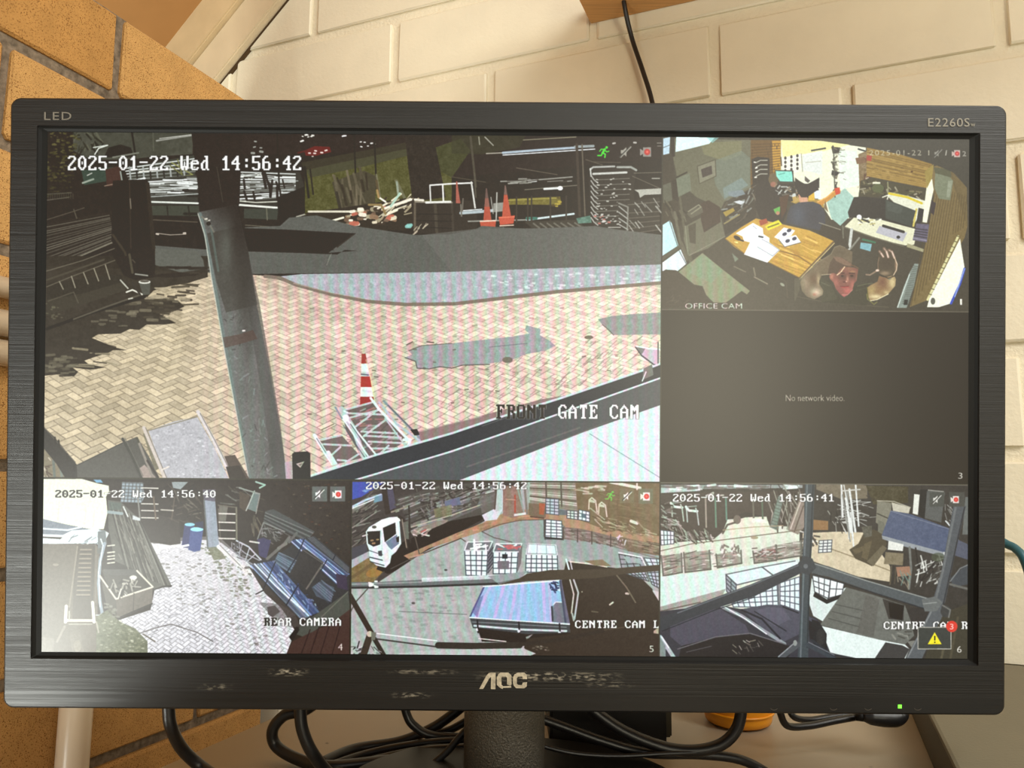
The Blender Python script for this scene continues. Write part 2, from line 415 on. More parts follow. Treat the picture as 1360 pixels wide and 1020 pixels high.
# stand
bm = bmesh.new()
nk = at_depth(670, 950, .447)
tube(bm, [(nk[0], .447, ZC+ZD+.0145), (nk[0], .447, ZC-.06)], .0228, 40)
obj('stand_neck', bm, M['neck'], mon, True)
bm = bmesh.new(); lbox(bm, nk[0]-.030, nk[0]+.030, .437, .452, ZC-.075, ZC+.06, .004)
obj('hinge_block', bm, M['house'], mon)
bm = bmesh.new(); seg = 64; rings = []
for s_, z_ in ((.999, .0006), (1.0, .003), (1.0, .009), (.985, .0115), (.30, .0148), (.0, .015)):
    rings.append([bm.verts.new(Vector((nk[0]+.006+s_*.100*math.cos(t), .425+s_*.092*math.sin(t), ZC+ZD+z_))) for t in [2*math.pi*k/seg for k in range(seg)]])
bm.faces.new(rings[0][::-1])
for a, b_ in zip(rings, rings[1:]):
    for k in range(seg): bm.faces.new((a[k], a[(k+1) % seg], b_[(k+1) % seg], b_[k]))
bmesh.ops.remove_doubles(bm, verts=bm.verts, dist=1e-6)
obj('stand_base', bm, M['base'], mon, True)

# photo pixel -> monitor plane
def on_screen(px, py, z=0.0):
    r = ray(px, py); n = MA[:, 2]; o = MT+n*z
    d = ((o-CAM)@n)/(r@n); P = CAM+r*d
    q = MA.T@(P-MT); return q[0], q[1]
def flat_part(name, polys, m, parent, z=ZB+.0001, th=.0002, label=None):
    """polys: list of outlines in photo pixels on the bezel plane -> thin raised print"""
    bm = bmesh.new()
    for P in polys:
        q = [on_screen(x, y, z) for x, y in P]
        lo = [bm.verts.new(ml(x, y, z-.0002)) for x, y in q]; hi = [bm.verts.new(ml(x, y, z+th)) for x, y in q]
        n = len(q)
        f = bm.faces.new(hi)
        for k in range(n): bm.faces.new((lo[k], lo[(k+1) % n], hi[(k+1) % n], hi[k]))
    bmesh.ops.triangulate(bm, faces=[f for f in bm.faces if len(f.verts) > 4])
    o = obj(name, bm, m, parent)
    if label: o['label'] = label
    return o
# AOC emblem: the leaning A, the O with its tail and the C (pixels of the photograph's emblem)
def G(pts): return [(600+x/9.714, 880+y/9.72) for x, y in pts]
flat_part('emblem', [
    G([(355,338),(405,338),(482,205),(448,165)]), G([(448,165),(482,205),(508,180),(478,136)]), G([(478,136),(508,180),(510,128)]), G([(508,129),(566,131),(563,342),(505,340)]),
    G([(582,188),(600,150),(648,178),(640,198)]), G([(582,188),(640,198),(642,288),(582,285)]), G([(600,150),(628,129),(730,130),(700,178),(648,178)]), G([(730,130),(768,165),(714,195),(700,178)]),
    G([(714,195),(768,165),(772,280),(756,296),(712,280)]), G([(582,285),(642,288),(668,308),(655,340),(615,318)]), G([(668,306),(765,300),(768,322),(662,324)]),
    G([(790,190),(808,155),(855,180),(840,200)]), G([(790,190),(840,200),(840,275),(790,270)]), G([(808,155),(850,130),(935,129),(910,178),(855,180)]), G([(935,129),(966,158),(972,212),(915,212),(910,178)]),
    G([(790,270),(840,275),(858,290),(830,328),(802,300)]), G([(858,290),(905,290),(932,330),(830,328)]), G([(905,290),(916,258),(972,254),(966,308),(932,330)]),
], M['logo'], mon, label='worn silver emblem on the bottom bezel')
def text_tris(s, px, py, w, h, space=1.0):
    """flat sans lettering as triangles in photo pixels; left edge px, baseline py, width w, cap height h"""
    cu = bpy.data.curves.new('t', 'FONT'); cu.body = s; cu.resolution_u = 3; cu.space_character = space
    o = bpy.data.objects.new('t', cu); COL.objects.link(o)
    dg = bpy.context.evaluated_depsgraph_get(); me = bpy.data.meshes.new_from_object(o.evaluated_get(dg))
    me.calc_loop_triangles()
    V = np.array([v.co[:2] for v in me.vertices]); T = [tuple(t.vertices) for t in me.loop_triangles]
    bpy.data.objects.remove(o); bpy.data.curves.remove(cu); bpy.data.meshes.remove(me)
    x0, x1 = V[:, 0].min(), V[:, 0].max(); cap = V[:, 1].max()
    Q = np.stack([px+(V[:, 0]-x0)/(x1-x0)*w, py-V[:, 1]/cap*h], 1)
    return [[tuple(Q[i]) for i in t] for t in T]
flat_part('lettering', text_tris('LED', 59, 159.3, 36, 10.3, 1.15), M['lettering'], mon, label='small grey word LED')
flat_part('lettering', text_tris('E2260S', 1232.5, 168.2, 55, 11.2, 1.08)+text_tris('w', 1289, 168, 6, 4), M['lettering_dim'], mon, label='grey model lettering')
c = (1195, 938.3)
flat_part('power_light', [[(c[0]-2.3, c[1]-2.3), (c[0]+2.3, c[1]-2.3), (c[0]+2.3, c[1]+2.3), (c[0]-2.3, c[1]+2.3)]], M['led'], mon, label='tiny green power light')
M['icon'] = mat('dim_button_print', srgb(74, 68, 60), .5, .4)
for x in (1033, 1112, 1158, 1224):
    y = 940
    arc = [(x-5+5*math.cos(math.radians(a)), y+3.6*math.sin(math.radians(a))) for a in range(20, 200, 30)]
    inn = [(x-5+4.2*math.cos(math.radians(a)), y+2.8*math.sin(math.radians(a))) for a in range(170, 10, -30)]
    flat_part('button_mark', [arc+inn], M['icon'], mon, th=.0001)
# ------------------------------------------------------------ what the screen shows, drawn shape by shape
TW, TH = 1920, 1080
SWm, SHm = .4766, .2681
src = [(60, 180), (1280, 180), (1280, 870), (60, 870)]
dst = []
for x, y in src:
    a, b_ = on_screen(x, y, 0); dst.append(((a+SWm/2)/SWm*TW, (SHm/2-b_)/SHm*TH))
A8 = []
for (x, y), (u, v) in zip(src, dst):
    A8.append([x, y, 1, 0, 0, 0, -u*x, -u*y, u]); A8.append([0, 0, 0, x, y, 1, -v*x, -v*y, v])
A8 = np.array(A8); h8 = np.linalg.solve(A8[:, :8], A8[:, 8]); HM = np.append(h8, 1).reshape(3, 3); HI = np.linalg.inv(HM)
def tc_(P):
    P = np.asarray(P, float); q = np.c_[P, np.ones(len(P))]@HM.T; return q[:, :2]/q[:, 2:]
gy, gx = np.mgrid[0:TH, 0:TW]
q = np.stack([gx+.5, gy+.5, np.ones_like(gx, float)], -1)@HI.T
PX, PY = q[..., 0]/q[..., 2], q[..., 1]/q[..., 2]
IMG = np.zeros((TH, TW, 3), np.float32); IMG[:] = (44, 37, 30)
CLIP = [0, 0, TW, TH]
rs = np.random.RandomState(3)
def vnoise(scale, seed, octv=3):
    out = np.zeros((TH, TW), np.float32); amp = 1.; tot = 0; r = np.random.RandomState(seed)
    for o in range(octv):
        s = max(scale/2**o, 1.0); nx, ny = int(TW/s)+3, int(TH/s)+3; g = r.rand(ny, nx).astype(np.float32)
        fx = np.arange(TW)/s; fy = np.arange(TH)/s; ix = fx.astype(int); iy = fy.astype(int); tx = (fx-ix); ty = (fy-iy)
        tx = tx*tx*(3-2*tx); ty = (ty*ty*(3-2*ty))[:, None]
        r0 = g[iy][:, ix]*(1-tx)+g[iy][:, ix+1]*tx; r1 = g[iy+1][:, ix]*(1-tx)+g[iy+1][:, ix+1]*tx
        out += amp*(r0*(1-ty)+r1*ty); tot += amp; amp *= .55
    return out/tot*2-1
N1, N2, N3 = vnoise(60, 1, 4), vnoise(9, 2, 2), vnoise(2.2, 5, 1)
def clipbox(x0, y0, x1, y1):
    return max(int(x0), CLIP[0]), max(int(y0), CLIP[1]), min(int(x1)+1, CLIP[2]), min(int(y1)+1, CLIP[3])
def mask_poly(P):
    q = tc_(P); x0, y0, x1, y1 = clipbox(q[:, 0].min()-1, q[:, 1].min()-1, q[:, 0].max()+2, q[:, 1].max()+2)
    if x1 <= x0 or y1 <= y0: return None
    S = 3; xs = (np.arange((x1-x0)*S)+.5)/S+x0; ys = (np.arange((y1-y0)*S)+.5)/S+y0
    m = np.zeros((len(ys), len(xs)), bool)
    for i in range(len(q)):
        ax, ay = q[i]; bx_, by_ = q[(i+1) % len(q)]
        if ay == by_: continue
        rows = np.nonzero((ys >= min(ay, by_)) & (ys < max(ay, by_)))[0]
        if len(rows) == 0: continue
        xc = ax+(ys[rows]-ay)*(bx_-ax)/(by_-ay)
        m[rows] ^= xs[None, :] > xc[:, None]
    return m.reshape(y1-y0, S, x1-x0, S).mean((1, 3)).astype(np.float32), x0, y0, x1, y1
def put(mk, col, a=1.0):
    if mk is None: return
    m, x0, y0, x1, y1 = mk; m = (m*a)[..., None]
    c = np.asarray(col, np.float32)
    R = IMG[y0:y1, x0:x1]; R[:] = R*(1-m)+c*m
def K(c):                                               # colour: grey level or rgb
    return (c, c, c) if isinstance(c, (int, float)) else c
def poly(P, c, a=1.0, tex=0, n='12'):
    mk = mask_poly(P)
    if mk is None: return mk
    c = np.asarray(K(c), np.float32)
    if tex:
        _, x0, y0, x1, y1 = mk
        f = (N1 if '1' in n else 0)
        t = 0
        if '1' in n: t = t+N1[y0:y1, x0:x1]
        if '2' in n: t = t+N2[y0:y1, x0:x1]
        if '3' in n: t = t+N3[y0:y1, x0:x1]*.8
        c = c[None, None]+(t*tex)[..., None]
    put(mk, c, a); return mk
def line(P, w, c, a=1.0):
    q = tc_(P); r = w*1.57/2
    x0, y0, x1, y1 = clipbox(q[:, 0].min()-r-2, q[:, 1].min()-r-2, q[:, 0].max()+r+2, q[:, 1].max()+r+2)
    if x1 <= x0 or y1 <= y0: return
    X = np.arange(x0, x1)[None, :]+.5; Y = np.arange(y0, y1)[:, None]+.5; d = np.full((y1-y0, x1-x0), 1e9, np.float32)
    for (ax, ay), (bx_, by_) in zip(q[:-1], q[1:]):
        vx, vy = bx_-ax, by_-ay; L2 = vx*vx+vy*vy+1e-9
        t = np.clip(((X-ax)*vx+(Y-ay)*vy)/L2, 0, 1)
        d = np.minimum(d, np.hypot(X-ax-t*vx, Y-ay-t*vy))
    put((np.clip(r+.5-d, 0, 1)*min(1, r*2), x0, y0, x1, y1), K(c), a)
def lp(a, b_, t): return (a[0]+(b_[0]-a[0])*t, a[1]+(b_[1]-a[1])*t)
def stripes(p0, p1, q0, q1, n, w, cols, a=1.0, j=0.0):
    """n strokes p->q, spread from p0..p1 to q0..q1"""
    for i in range(n):
        t = (i+.5)/n+rs.uniform(-j, j)/n
        line([lp(p0, p1, t), lp(q0, q1, t)], w, cols[rs.randint(len(cols))], a)
def grid(Q, nx, ny, w, c, a=1.0):
    A_, B_, C_, D_ = Q
    for i in range(nx+1): t = i/nx; line([lp(A_, B_, t), lp(D_, C_, t)], w, c, a)
    for i in range(ny+1): t = i/ny; line([lp(A_, D_, t), lp(B_, C_, t)], w, c, a)
def inside(P, x, y):
    c = False
    for i in range(len(P)):
        (ax, ay), (bx_, by_) = P[i], P[i-1]
        if (ay > y) != (by_ > y) and x < (bx_-ax)*(y-ay)/(by_-ay)+ax: c = not c
    return c
def scatter(P, n, fn):
    xs = [p[0] for p in P]; ys = [p[1] for p in P]; k = 0
    for _ in range(n*8):
        x, y = rs.uniform(min(xs), max(xs)), rs.uniform(min(ys), max(ys))
        if inside(P, x, y):
            fn(x, y); k += 1
            if k >= n: return
def clutter(P, n, l0, l1, ang, spread, w, cols, a=.9):
    def f(x, y):
        t = math.radians(ang+rs.uniform(-spread, spread)); l = rs.uniform(l0, l1)/2
        line([(x-l*math.cos(t), y-l*math.sin(t)), (x+l*math.cos(t), y+l*math.sin(t))], w*rs.uniform(.6, 1.3), cols[rs.randint(len(cols))], a)
    scatter(P, n, f)
def dots(P, n, r0, r1, cols, a=.9, flat=1.0):
    def f(x, y):
        l = rs.uniform(r0, r1); line([(x-l*flat*.5, y), (x+l*flat*.5, y+rs.uniform(-.3, .3)*l)], l, cols[rs.randint(len(cols))], a)
    scatter(P, n, f)
def ell(cx, cy, rx, ry, c, a=1.0, rot=0):
    poly([(cx+rx*math.cos(t)*math.cos(rot)-ry*math.sin(t)*math.sin(rot), cy+rx*math.cos(t)*math.sin(rot)+ry*math.sin(t)*math.cos(rot)) for t in np.linspace(0, 2*math.pi, 25)[:-1]], c, a)
def rect(x0, y0, x1, y1, c, a=1.0): poly([(x0, y0), (x1, y0), (x1, y1), (x0, y1)], c, a)
def herring(mk, cell, x0_, yref, yh, asp, rot, base, joint, var, dj=.10, smp=1.0):
    """herringbone pavers on the receding ground"""
    if mk is None: return
    m, x0, y0, x1, y1 = mk
    X = PX[y0:y1, x0:x1]; Y = PY[y0:y1, x0:x1]
    R_ = yref-yh; gx_ = (X-x0_)*R_/(Y-yh); gyy = -asp*R_*R_/(Y-yh)+asp*R_
    c, s = math.cos(rot), math.sin(rot)
    U = (gx_*c+gyy*s)/cell+400; V = (-gx_*s+gyy*c)/cell+400
    i = np.floor(U).astype(int); j = np.floor(V).astype(int); fu = U-i; fv = V-j; k = (i-j) % 4
    ai = np.where(k == 1, i-1, i); aj = np.where(k == 2, j-1, j)
    # k0: left half, k1: right half (horizontal); k3: lower, k2: upper (vertical)
    du_ = np.where(k == 0, fu, np.where(k == 1, 1-fu, np.minimum(fu, 1-fu)))
    dv_ = np.where(k == 3, fv, np.where(k == 2, 1-fv, np.minimum(fv, 1-fv)))
    d = np.minimum(du_, dv_)
    hsh = ((ai*7919+aj*104729+(ai*aj) % 911) % 1009)/1009.0
    fade = np.clip((Y-yh)/R_, .25, 1.3)
    jt = np.clip((dj-d)/dj*1.6, 0, 1)*fade*smp
    col = np.asarray(base, np.float32)[None, None]*(1+((hsh-.5)*2*var)[..., None])
    col = col*(1-jt[..., None])+np.asarray(joint, np.float32)*jt[..., None]
    put(mk, col)
# 8x10 cells of the recorder's on-screen lettering
GL = {'0':'386CC6C6D6D6C6C66C38','1':'1838781818181818187E','2':'7CC6060C183060C0C6FE','3':'7CC606063C060606C67C','4':'0C1C3C6CCCFE0C0C0C1E',
 '5':'FEC0C0C0FC060606C67C','6':'3860C0C0FCC6C6C6C67C','-':'00000000FE0000000000',':':'00001818000018180000','W':'C6C6C6C6D6D6D6FEEE6C',
 'e':'0000007CC6FEC0C0C67C','d':'1C0C0C3C6CCCCCCCCC76','F':'FE6662687868606060F0','R':'FC6666667C6C666666E6','O':'7CC6C6C6C6C6C6C6C67C',
 'N':'C6E6F6FEDECEC6C6C6C6','T':'7E7E5A18181818181 83C'.replace(' ', ''),'G':'3C66C2C0C0DEC6C6663A','A':'10386CC6C6FEC6C6C6C6','E':'FE66626878686062 66FE'.replace(' ', ''),
 'C':'3C66C2C0C0C0C0C2663C','M':'C6EEFEFED6C6C6C6C6C6','L':'F060606060606062 66FE'.replace(' ', ''),' ':'00000000000000000000'}
def osd(s, x0, y0, x1, y1, dark='', col=(238, 238, 232), sh=True, a=1.0, slope=0.0):
    """bitmap lettering in the photo box x0..x1, y0..y1; 'dark' marks with # the inverted characters"""
    n = len(s); adv = (x1-x0)/(n-.12); ph = (y1-y0)/10; pw = adv/8.6
    for ps in ((1, 0) if sh else (0,)):
        for i, ch in enumerate(s):
            dk = i < len(dark) and dark[i] == '#'
            hx = GL[ch]; bx0 = x0+i*adv; yo = slope*(i*adv)
            for r_ in range(10):
                bits = int(hx[2*r_:2*r_+2], 16); k = 0
                while k < 8:
                    if bits >> (7-k) & 1:
                        k2 = k
                        while k2 < 8 and bits >> (7-k2) & 1: k2 += 1
                        X0_, X1_ = bx0+k*pw, bx0+k2*pw; Y0_ = y0+yo+r_*ph
                        if ps: rect(X0_-.8, Y0_-.7, X1_+.9, Y0_+ph+.8, (28, 26, 24) if not dk else (215, 215, 205), .34*a)
                        else: rect(X0_, Y0_-.1, X1_+.15, Y0_+ph+.15, (38, 34, 30) if dk else col, a)
                        k = k2
                    else: k += 1
def sans(s, px, py, w, h, c, sp=1.0, a=1.0):
    for t in text_tris(s, px, py, w, h, sp): poly(t, c, a)
def icon_run(x, y, s, c=(80, 225, 60)):
    f = lambda pts: [(x+p*s, y+q_*s) for p, q_ in pts]
    ell(x+.78*s, y+.12*s, .12*s, .12*s, c)
    line(f([(.62,.28),(.42,.6)]), .2*s, c); line(f([(.62,.3),(.3,.28),(.16,.46)]), .1*s, c); line(f([(.6,.34),(.78,.52),(.98,.46)]), .1*s, c)
    line(f([(.42,.6),(.66,.72),(.62,1.0)]), .13*s, c); line(f([(.42,.58),(.3,.84),(0,.84)]), .13*s, c)
def icon_mute(x, y, s, c=(200, 200, 190)):
    f = lambda pts: [(x+p*s, y+q_*s) for p, q_ in pts]
    poly(f([(.1,.35),(.3,.35),(.6,.08),(.6,.95),(.3,.68),(.1,.68)]), c, .95); line(f([(.02,.98),(.95,.05)]), .16*s, (70, 68, 62)); line(f([(.1,1.0),(1.0,.08)]), .09*s, c)
def icon_rec(x, y, s, c=(205, 198, 188), rc=(222, 74, 66)):
    poly([(x, y+.2*s), (x+.3*s, y+.4*s), (x+.3*s, y+.7*s), (x, y+.9*s)], c); rect(x+.28*s, y+.08*s, x+1.05*s, y+.98*s, c)
    ell(x+.68*s, y+.53*s, .29*s, .3*s, rc); ell(x+.68*s, y+.53*s, .12*s, .12*s, (240, 110, 96))
WH = [(200, 205, 200), (165, 170, 165), (130, 132, 124), (220, 225, 222)]
GRY = [(105, 102, 90), (130, 126, 112), (85, 80, 68)]
DKC = (46, 38, 31)

def shade(P, L):
    """soft tonal blends kept inside an outline: (x, y, rx, ry, colour, strength)"""
    mk = mask_poly(P)
    if mk is None: return
    m, x0, y0, x1, y1 = mk; X = PX[y0:y1, x0:x1]; Y = PY[y0:y1, x0:x1]
    for x, y, rx, ry, c, a in L: put((m*np.exp(-((X-x)/rx)**2-((Y-y)/ry)**2), x0, y0, x1, y1), K(c), a)
def pipe(P, w, dark, mid, light, k=-.22):
    """a round tube: dark edges, a lighter band above the middle"""
    line(P, w, dark); dx, dy = P[-1][0]-P[0][0], P[-1][1]-P[0][1]; l = math.hypot(dx, dy); nx, ny = -dy/l, dx/l
    if ny > 0 and abs(ny) > .3: nx, ny = nx, ny
    for f, c, a in ((.72, mid, .8), (.45, light, .55), (.2, light, .7)):
        o = w*k*(1.0 if f < .7 else .4); s_ = 1 if ny > 0 else -1
        line([(x+nx*o*s_, y+ny*o*s_) for x, y in P], w*f, c, a)
# ---- large view: front gate
CLIP = [0, 0, 1280, 720]
poly([(50,170),(880,170),(880,640),(50,640)], DKC, 1, 4, '2')
poly([(97,172),(256,172),(256,205),(205,208),(170,212),(120,212),(97,200)], (76,76,64), 1, 8)
poly([(138,209),(144,196),(160,192),(174,196),(178,209)], (44,38,32))
clutter([(97,176),(135,176),(135,200),(97,205)], 30, 3, 12, 80, 50, 2, [(40,36,28),(52,50,38),(98,98,80)], .8)
line([(175,174),(180,206)], 2.4, (40,34,28)); line([(203,174),(204,200)], 1.2, (95,95,80))
line([(208,187),(240,182),(268,178)], 2.2, (150,150,140)); line([(212,184),(262,178)], 1, (190,190,180))
poly([(256,174),(880,174),(880,210),(600,236),(560,200),(400,205),(256,205)], (50,40,34), 1, 3, '2')
dots([(62,176),(105,176),(100,235),(62,240)], 150, 1, 3, [(84,80,46),(66,62,36),(105,100,60),(40,36,24)], .7)
dots([(62,230),(98,230),(96,262),(62,262)], 45, 1, 2.6, [(60,56,34),(78,72,44)], .6)
line([(126,205),(131,197),(143,193)], 1.6, (205,210,200)); line([(124,196),(142,193)], 1.6, (190,195,185)); line([(150,209),(184,203)], 2.2, (120,122,108))
# car and scaffold lorry far left
poly([(108,226),(150,222),(146,240),(112,246)], (58,72,60)); line([(110,243),(124,238)], 2.6, (150,160,145)); line([(116,233),(122,230)], 1.5, (180,180,170))
poly([(140,225),(160,220),(163,246),(142,248)], (72,50,42)); line([(139,247),(158,243)], 1.2, (150,130,110)); line([(160,228),(163,245)], 2, (150,160,150))
line([(62,258),(95,256)], 1.1, (95,92,78)); line([(62,266),(92,262)], 1, (110,106,92))
for k in range(12): line([(64+3*k,257),(64+3*k,264)], .7, (80,76,62))
poly([(170,222),(258,206),(260,240),(174,240)], (66,66,56))
stripes((165,222), (172,240), (258,208), (260,236), 5, 1.6, WH)
for k in range(9): line([(172+9*k,222),(174+9*k,244)], 2.2, (52,48,42) if k % 2 else (160,165,160))
line([(176,241),(192,237)], 3, (215,220,215)); line([(185,228),(262,222)], 1.8, (205,205,195))
line([(228,216),(256,232),(226,238)], 1.6, (150,150,90)); line([(236,212),(242,232),(226,220)], 1.4, (120,120,70))
poly([(196,238),(262,232),(263,272),(198,272)], (62,60,52))
stripes((196,240), (198,262), (262,236), (263,258), 9, 1.5, WH, 1, .5)
clutter([(196,238),(262,236),(263,262),(198,262)], 30, 8, 26, 0, 3, 1.6, [(46,40,34)]+WH, .9)
line([(198,268),(263,270)], 2.4, (205,210,200))
poly([(200,273),(264,273),(266,287),(200,286)], (68,70,58)); line([(222,273),(223,286)], 2, (48,44,36)); line([(250,273),(252,287)], 2, (48,44,36)); line([(245,284),(262,284)], 3.4, (44,40,32))
line([(204,292),(262,295)], 1.4, (92,84,70)); line([(210,310),(226,312),(247,311)], 1.1, (170,160,145)); dots([(208,308),(212,308),(212,312),(208,312)], 1, 2.4, 2.6, [(200,190,175)]); dots([(245,309),(249,309),(249,313),(245,313)], 1, 2.4, 2.6, [(200,190,175)])
# stack of tubes on the lorry to the right of the pole
poly([(312,228),(398,228),(404,246),(398,262),(372,275),(312,272)], (58,54,46))
stripes((312,228), (316,268), (392,231), (392,262), 13, 1.7, WH, .95, .4)
line([(312,236),(340,231),(366,236)], 1.3, (210,212,205)); line([(322,231),(332,238),(346,231),(352,238)], 1.2, (190,195,185))
clutter([(314,230),(402,234),(398,262),(316,268)], 40, 6, 24, 0, 5, 1.6, [(44,38,32),(50,44,36)]+WH, .9)
clutter([(322,238),(400,238),(400,266),(322,264)], 12, 10, 22, 85, 14, 3.4, [(46,38,32)], .95)
line([(318,267),(340,269),(386,267)], 1.6, (195,195,180)); line([(316,272),(369,276)], 2.8, (212,214,204))
poly([(324,277),(370,277),(368,292),(324,290)], (66,68,58)); line([(354,277),(355,292)], 1.6, (110,108,90)); poly([(368,262),(404,248),(414,258),(408,284),(378,304),(370,294)], (44,36,30))
line([(394,288),(414,282),(418,287)], 2, (170,168,152)); line([(326,299),(372,302)], 1.2, (105,100,85)); line([(373,306),(398,288)], 1.6, (110,104,88))
# leaning sheets at the far left
poly([(62,298),(148,280),(154,322),(62,360)], (50,42,34))
stripes((62,300), (62,359), (145,285), (152,321), 15, 1.15, [(112,108,94),(92,88,76),(130,126,110)], .85, .3)
line([(62,292),(100,280),(112,276)], 1, (95,88,74)); line([(98,278),(102,290)], 1.6, (88,82,68)); line([(62,359),(152,321)], 1.6, (135,130,112))
poly([(150,240),(196,238),(208,345),(203,372),(176,362),(148,320)], (44,36,29))
line([(172,240),(174,330)], 1.4, (62,52,42)); line([(196,244),(206,345)], 5, (54,46,37)); line([(173,264),(174,277)], 1.6, (120,112,96))
line([(150,312),(166,335),(172,362)], 3, (64,56,44)); line([(172,340),(176,362)], 3.4, (86,80,64)); line([(176,345),(196,366)], 1.4, (88,80,66))
line([(62,370),(138,343)], 2.4, (78,72,58)); line([(62,380),(96,366),(160,342)], 1.3, (98,92,76)); line([(62,386),(160,364)], 1.1, (70,62,50))
for x, y, x2, y2 in ((79,374,84,384),(95,367,100,382),(111,362,117,377),(125,357,131,373),(140,352,146,371)): line([(x,y),(x2,y2)], 1.6, (150,144,124))
line([(120,350),(130,347),(139,343)], 2, (120,112,94))
# far ground, grass, road, rubble
poly([(405,215),(470,214),(545,205),(600,235),(600,285),(405,285)], (86,84,44), 1, 12, '23')
poly([(405,224),(545,196),(545,206),(480,222),(412,236)], (74,72,50)); poly([(400,216),(545,188),(548,196),(405,226)], (60,54,40))
poly([(578,196),(612,184),(625,200),(600,236),(580,225)], (72,72,42), 1, 8, '23'); poly([(600,180),(700,176),(690,196),(640,205),(600,204)], (62,60,40), .7, 6, '2')
poly([(538,180),(575,178),(592,262),(548,268),(542,220)], (50,42,34), 1, 6, '23')
poly([(404,200),(418,194),(438,195),(440,202),(420,207),(406,207)], (104,36,32)); line([(396,203),(408,200)], 2, (90,34,30))
dots([(398,178),(416,178),(416,188),(398,188)], 9, 1.3, 2.4, [(225,225,215)]); dots([(410,200),(436,198),(436,208),(410,209)], 6, 1.4, 2.4, [(220,215,205)])
dots([(470,186),(500,186),(500,196),(470,196)], 6, 1.3, 2.2, [(220,220,215)]); dots([(455,174),(470,174),(470,182),(455,182)], 3, 1.6, 2.4, [(225,225,225)]); dots([(330,185),(350,185),(352,206),(330,206)], 5, 2, 3.4, [(130,135,125),(175,180,170)], .8)
for x in (368, 470, 497): line([(x,176),(x+3,250)], 2.2, (44,38,30))
line([(405,222),(410,262)], 3, (42,36,28)); line([(412,225),(416,258)], 2, (46,40,30))
poly([(441,242),(472,230),(484,227),(500,234),(498,272),(452,280),(446,262)], (74,68,50)); clutter([(444,242),(496,232),(492,270),(452,276)], 22, 14, 34, 78, 14, 3, [(100,92,72),(56,48,36),(118,108,86),(86,78,60)], .9)
line([(447,256),(452,278)], 4, (60,54,42)); line([(500,232),(505,262)], 2.2, (120,116,90)); line([(526,240),(540,268)], 4, (112,110,82)); line([(527,242),(529,258)], 3, (150,160,140)); line([(500,240),(503,262)], 3, (92,78,52))
poly([(405,283),(455,276),(548,262),(560,300),(540,306),(470,306),(415,292)], (54,46,36))
line([(410,281),(466,281)], 2.8, (205,200,180)); line([(428,297),(456,289)], 2.8, (225,220,196)); line([(428,290),(440,293)], 2, (150,140,118))
dots([(458,282),(492,274),(522,272),(524,292),(500,298),(462,300)], 60, 2, 6.4, [(214,204,176),(196,110,88),(170,160,130),(228,220,200),(120,96,76),(150,120,92),(66,54,42)], .95)
clutter([(500,262),(548,262),(548,284),(508,290)], 26, 10, 26, -32, 26, 2.2, [(222,214,190),(170,158,128),(66,54,42),(196,188,160)], .95)
line([(508,278),(524,272),(546,265)], 3.4, (222,214,196)); line([(519,274),(531,257)], 3, (170,200,180)); line([(503,262),(512,268)], 2.5, (228,222,206)); line([(501,253),(503,262)], 3, (170,140,90))
line([(490,272),(506,272),(512,284)], 3, (150,128,84)); dots([(538,298),(544,298),(544,302),(538,302)], 2, 4, 4.6, [(140,200,190)])
poly([(546,268),(632,266),(634,302),(630,307),(600,310),(550,311)], (56,48,40)); line([(551,270),(551,308)], 3, (100,90,74)); line([(578,272),(580,308)], 4, (76,68,56)); line([(600,270),(602,309)], 3, (70,62,52))
line([(552,268),(600,269)], 2.4, (150,142,124)); line([(551,265),(562,266)], 3, (214,208,192)); stripes((553,280), (553,306), (600,280), (600,308), 3, 1, [(42,36,30)]); clutter([(550,300),(574,300),(574,312),(550,312)], 6, 5, 9, -50, 12, 1.6, [(190,180,155)])
line([(566,269),(598,268)], 3, (208,208,200)); line([(572,246),(600,244),(627,243)], 2.2, (214,214,208)); line([(571,246),(572,268)], 2, (200,200,194)); line([(588,246),(589,268)], 2.2, (214,214,208)); line([(626,242),(631,276)], 2.4, (200,200,192))
# far yard on the right: rails, tubes, racks
line([(625,182),(632,248)], 3, (82,76,62)); line([(630,230),(632,262)], 2, (90,84,70)); line([(636,182),(637,192)], 1.6, (150,148,130)); line([(644,182),(655,193)], 1.6, (160,158,145))
line([(646,204),(668,203)], 1.6, (170,165,150)); line([(668,203),(720,199),(766,196)], 3.2, (165,180,190)); line([(668,206),(790,198)], 1.4, (214,220,222)); line([(764,195),(788,194)], 3.6, (150,160,160)); line([(695,186),(765,182)], 1.3, (140,136,112))
line([(600,235),(645,242)], 1.2, (86,78,64)); line([(686,223),(740,232)], 1.2, (100,92,78)); line([(665,241),(700,240),(760,235)], 1.8, (150,150,140)); line([(702,241),(712,240)], 3, (222,226,222)); clutter([(662,238),(768,234),(768,246),(664,244)], 14, 8, 24, -3, 4, 1.4, [(135,134,122),(60,52,44),(170,170,160)])
line([(697,252),(768,246)], 1.2, (125,120,105)); line([(723,251),(740,250)], 3, (205,208,205)); ell(744, 250, 3.6, 3, (235,240,238))
line([(766,192),(770,286)], 3.4, (70,60,50)); line([(773,192),(777,286)], 2, (104,96,82)); line([(778,212),(800,219)], 1.2, (95,88,74)); line([(786,215),(824,216)], 1, (90,84,70))
poly([(676,264),(744,261),(746,272),(676,272)], (122,112,52), 1, 12, '23'); line([(675,266),(742,263)], 1.6, (165,155,80)); dots([(734,262),(744,262),(744,274),(734,274)], 8, 1.5, 3, [(190,170,70),(90,76,40)])
line([(612,283),(640,281),(662,279)], 4, (170,182,184)); line([(612,280),(640,278)], 1.4, (215,222,222)); line([(622,294),(700,292)], 2, (150,150,140)); poly([(655,270),(676,268),(676,280),(655,282)], (150,150,140))
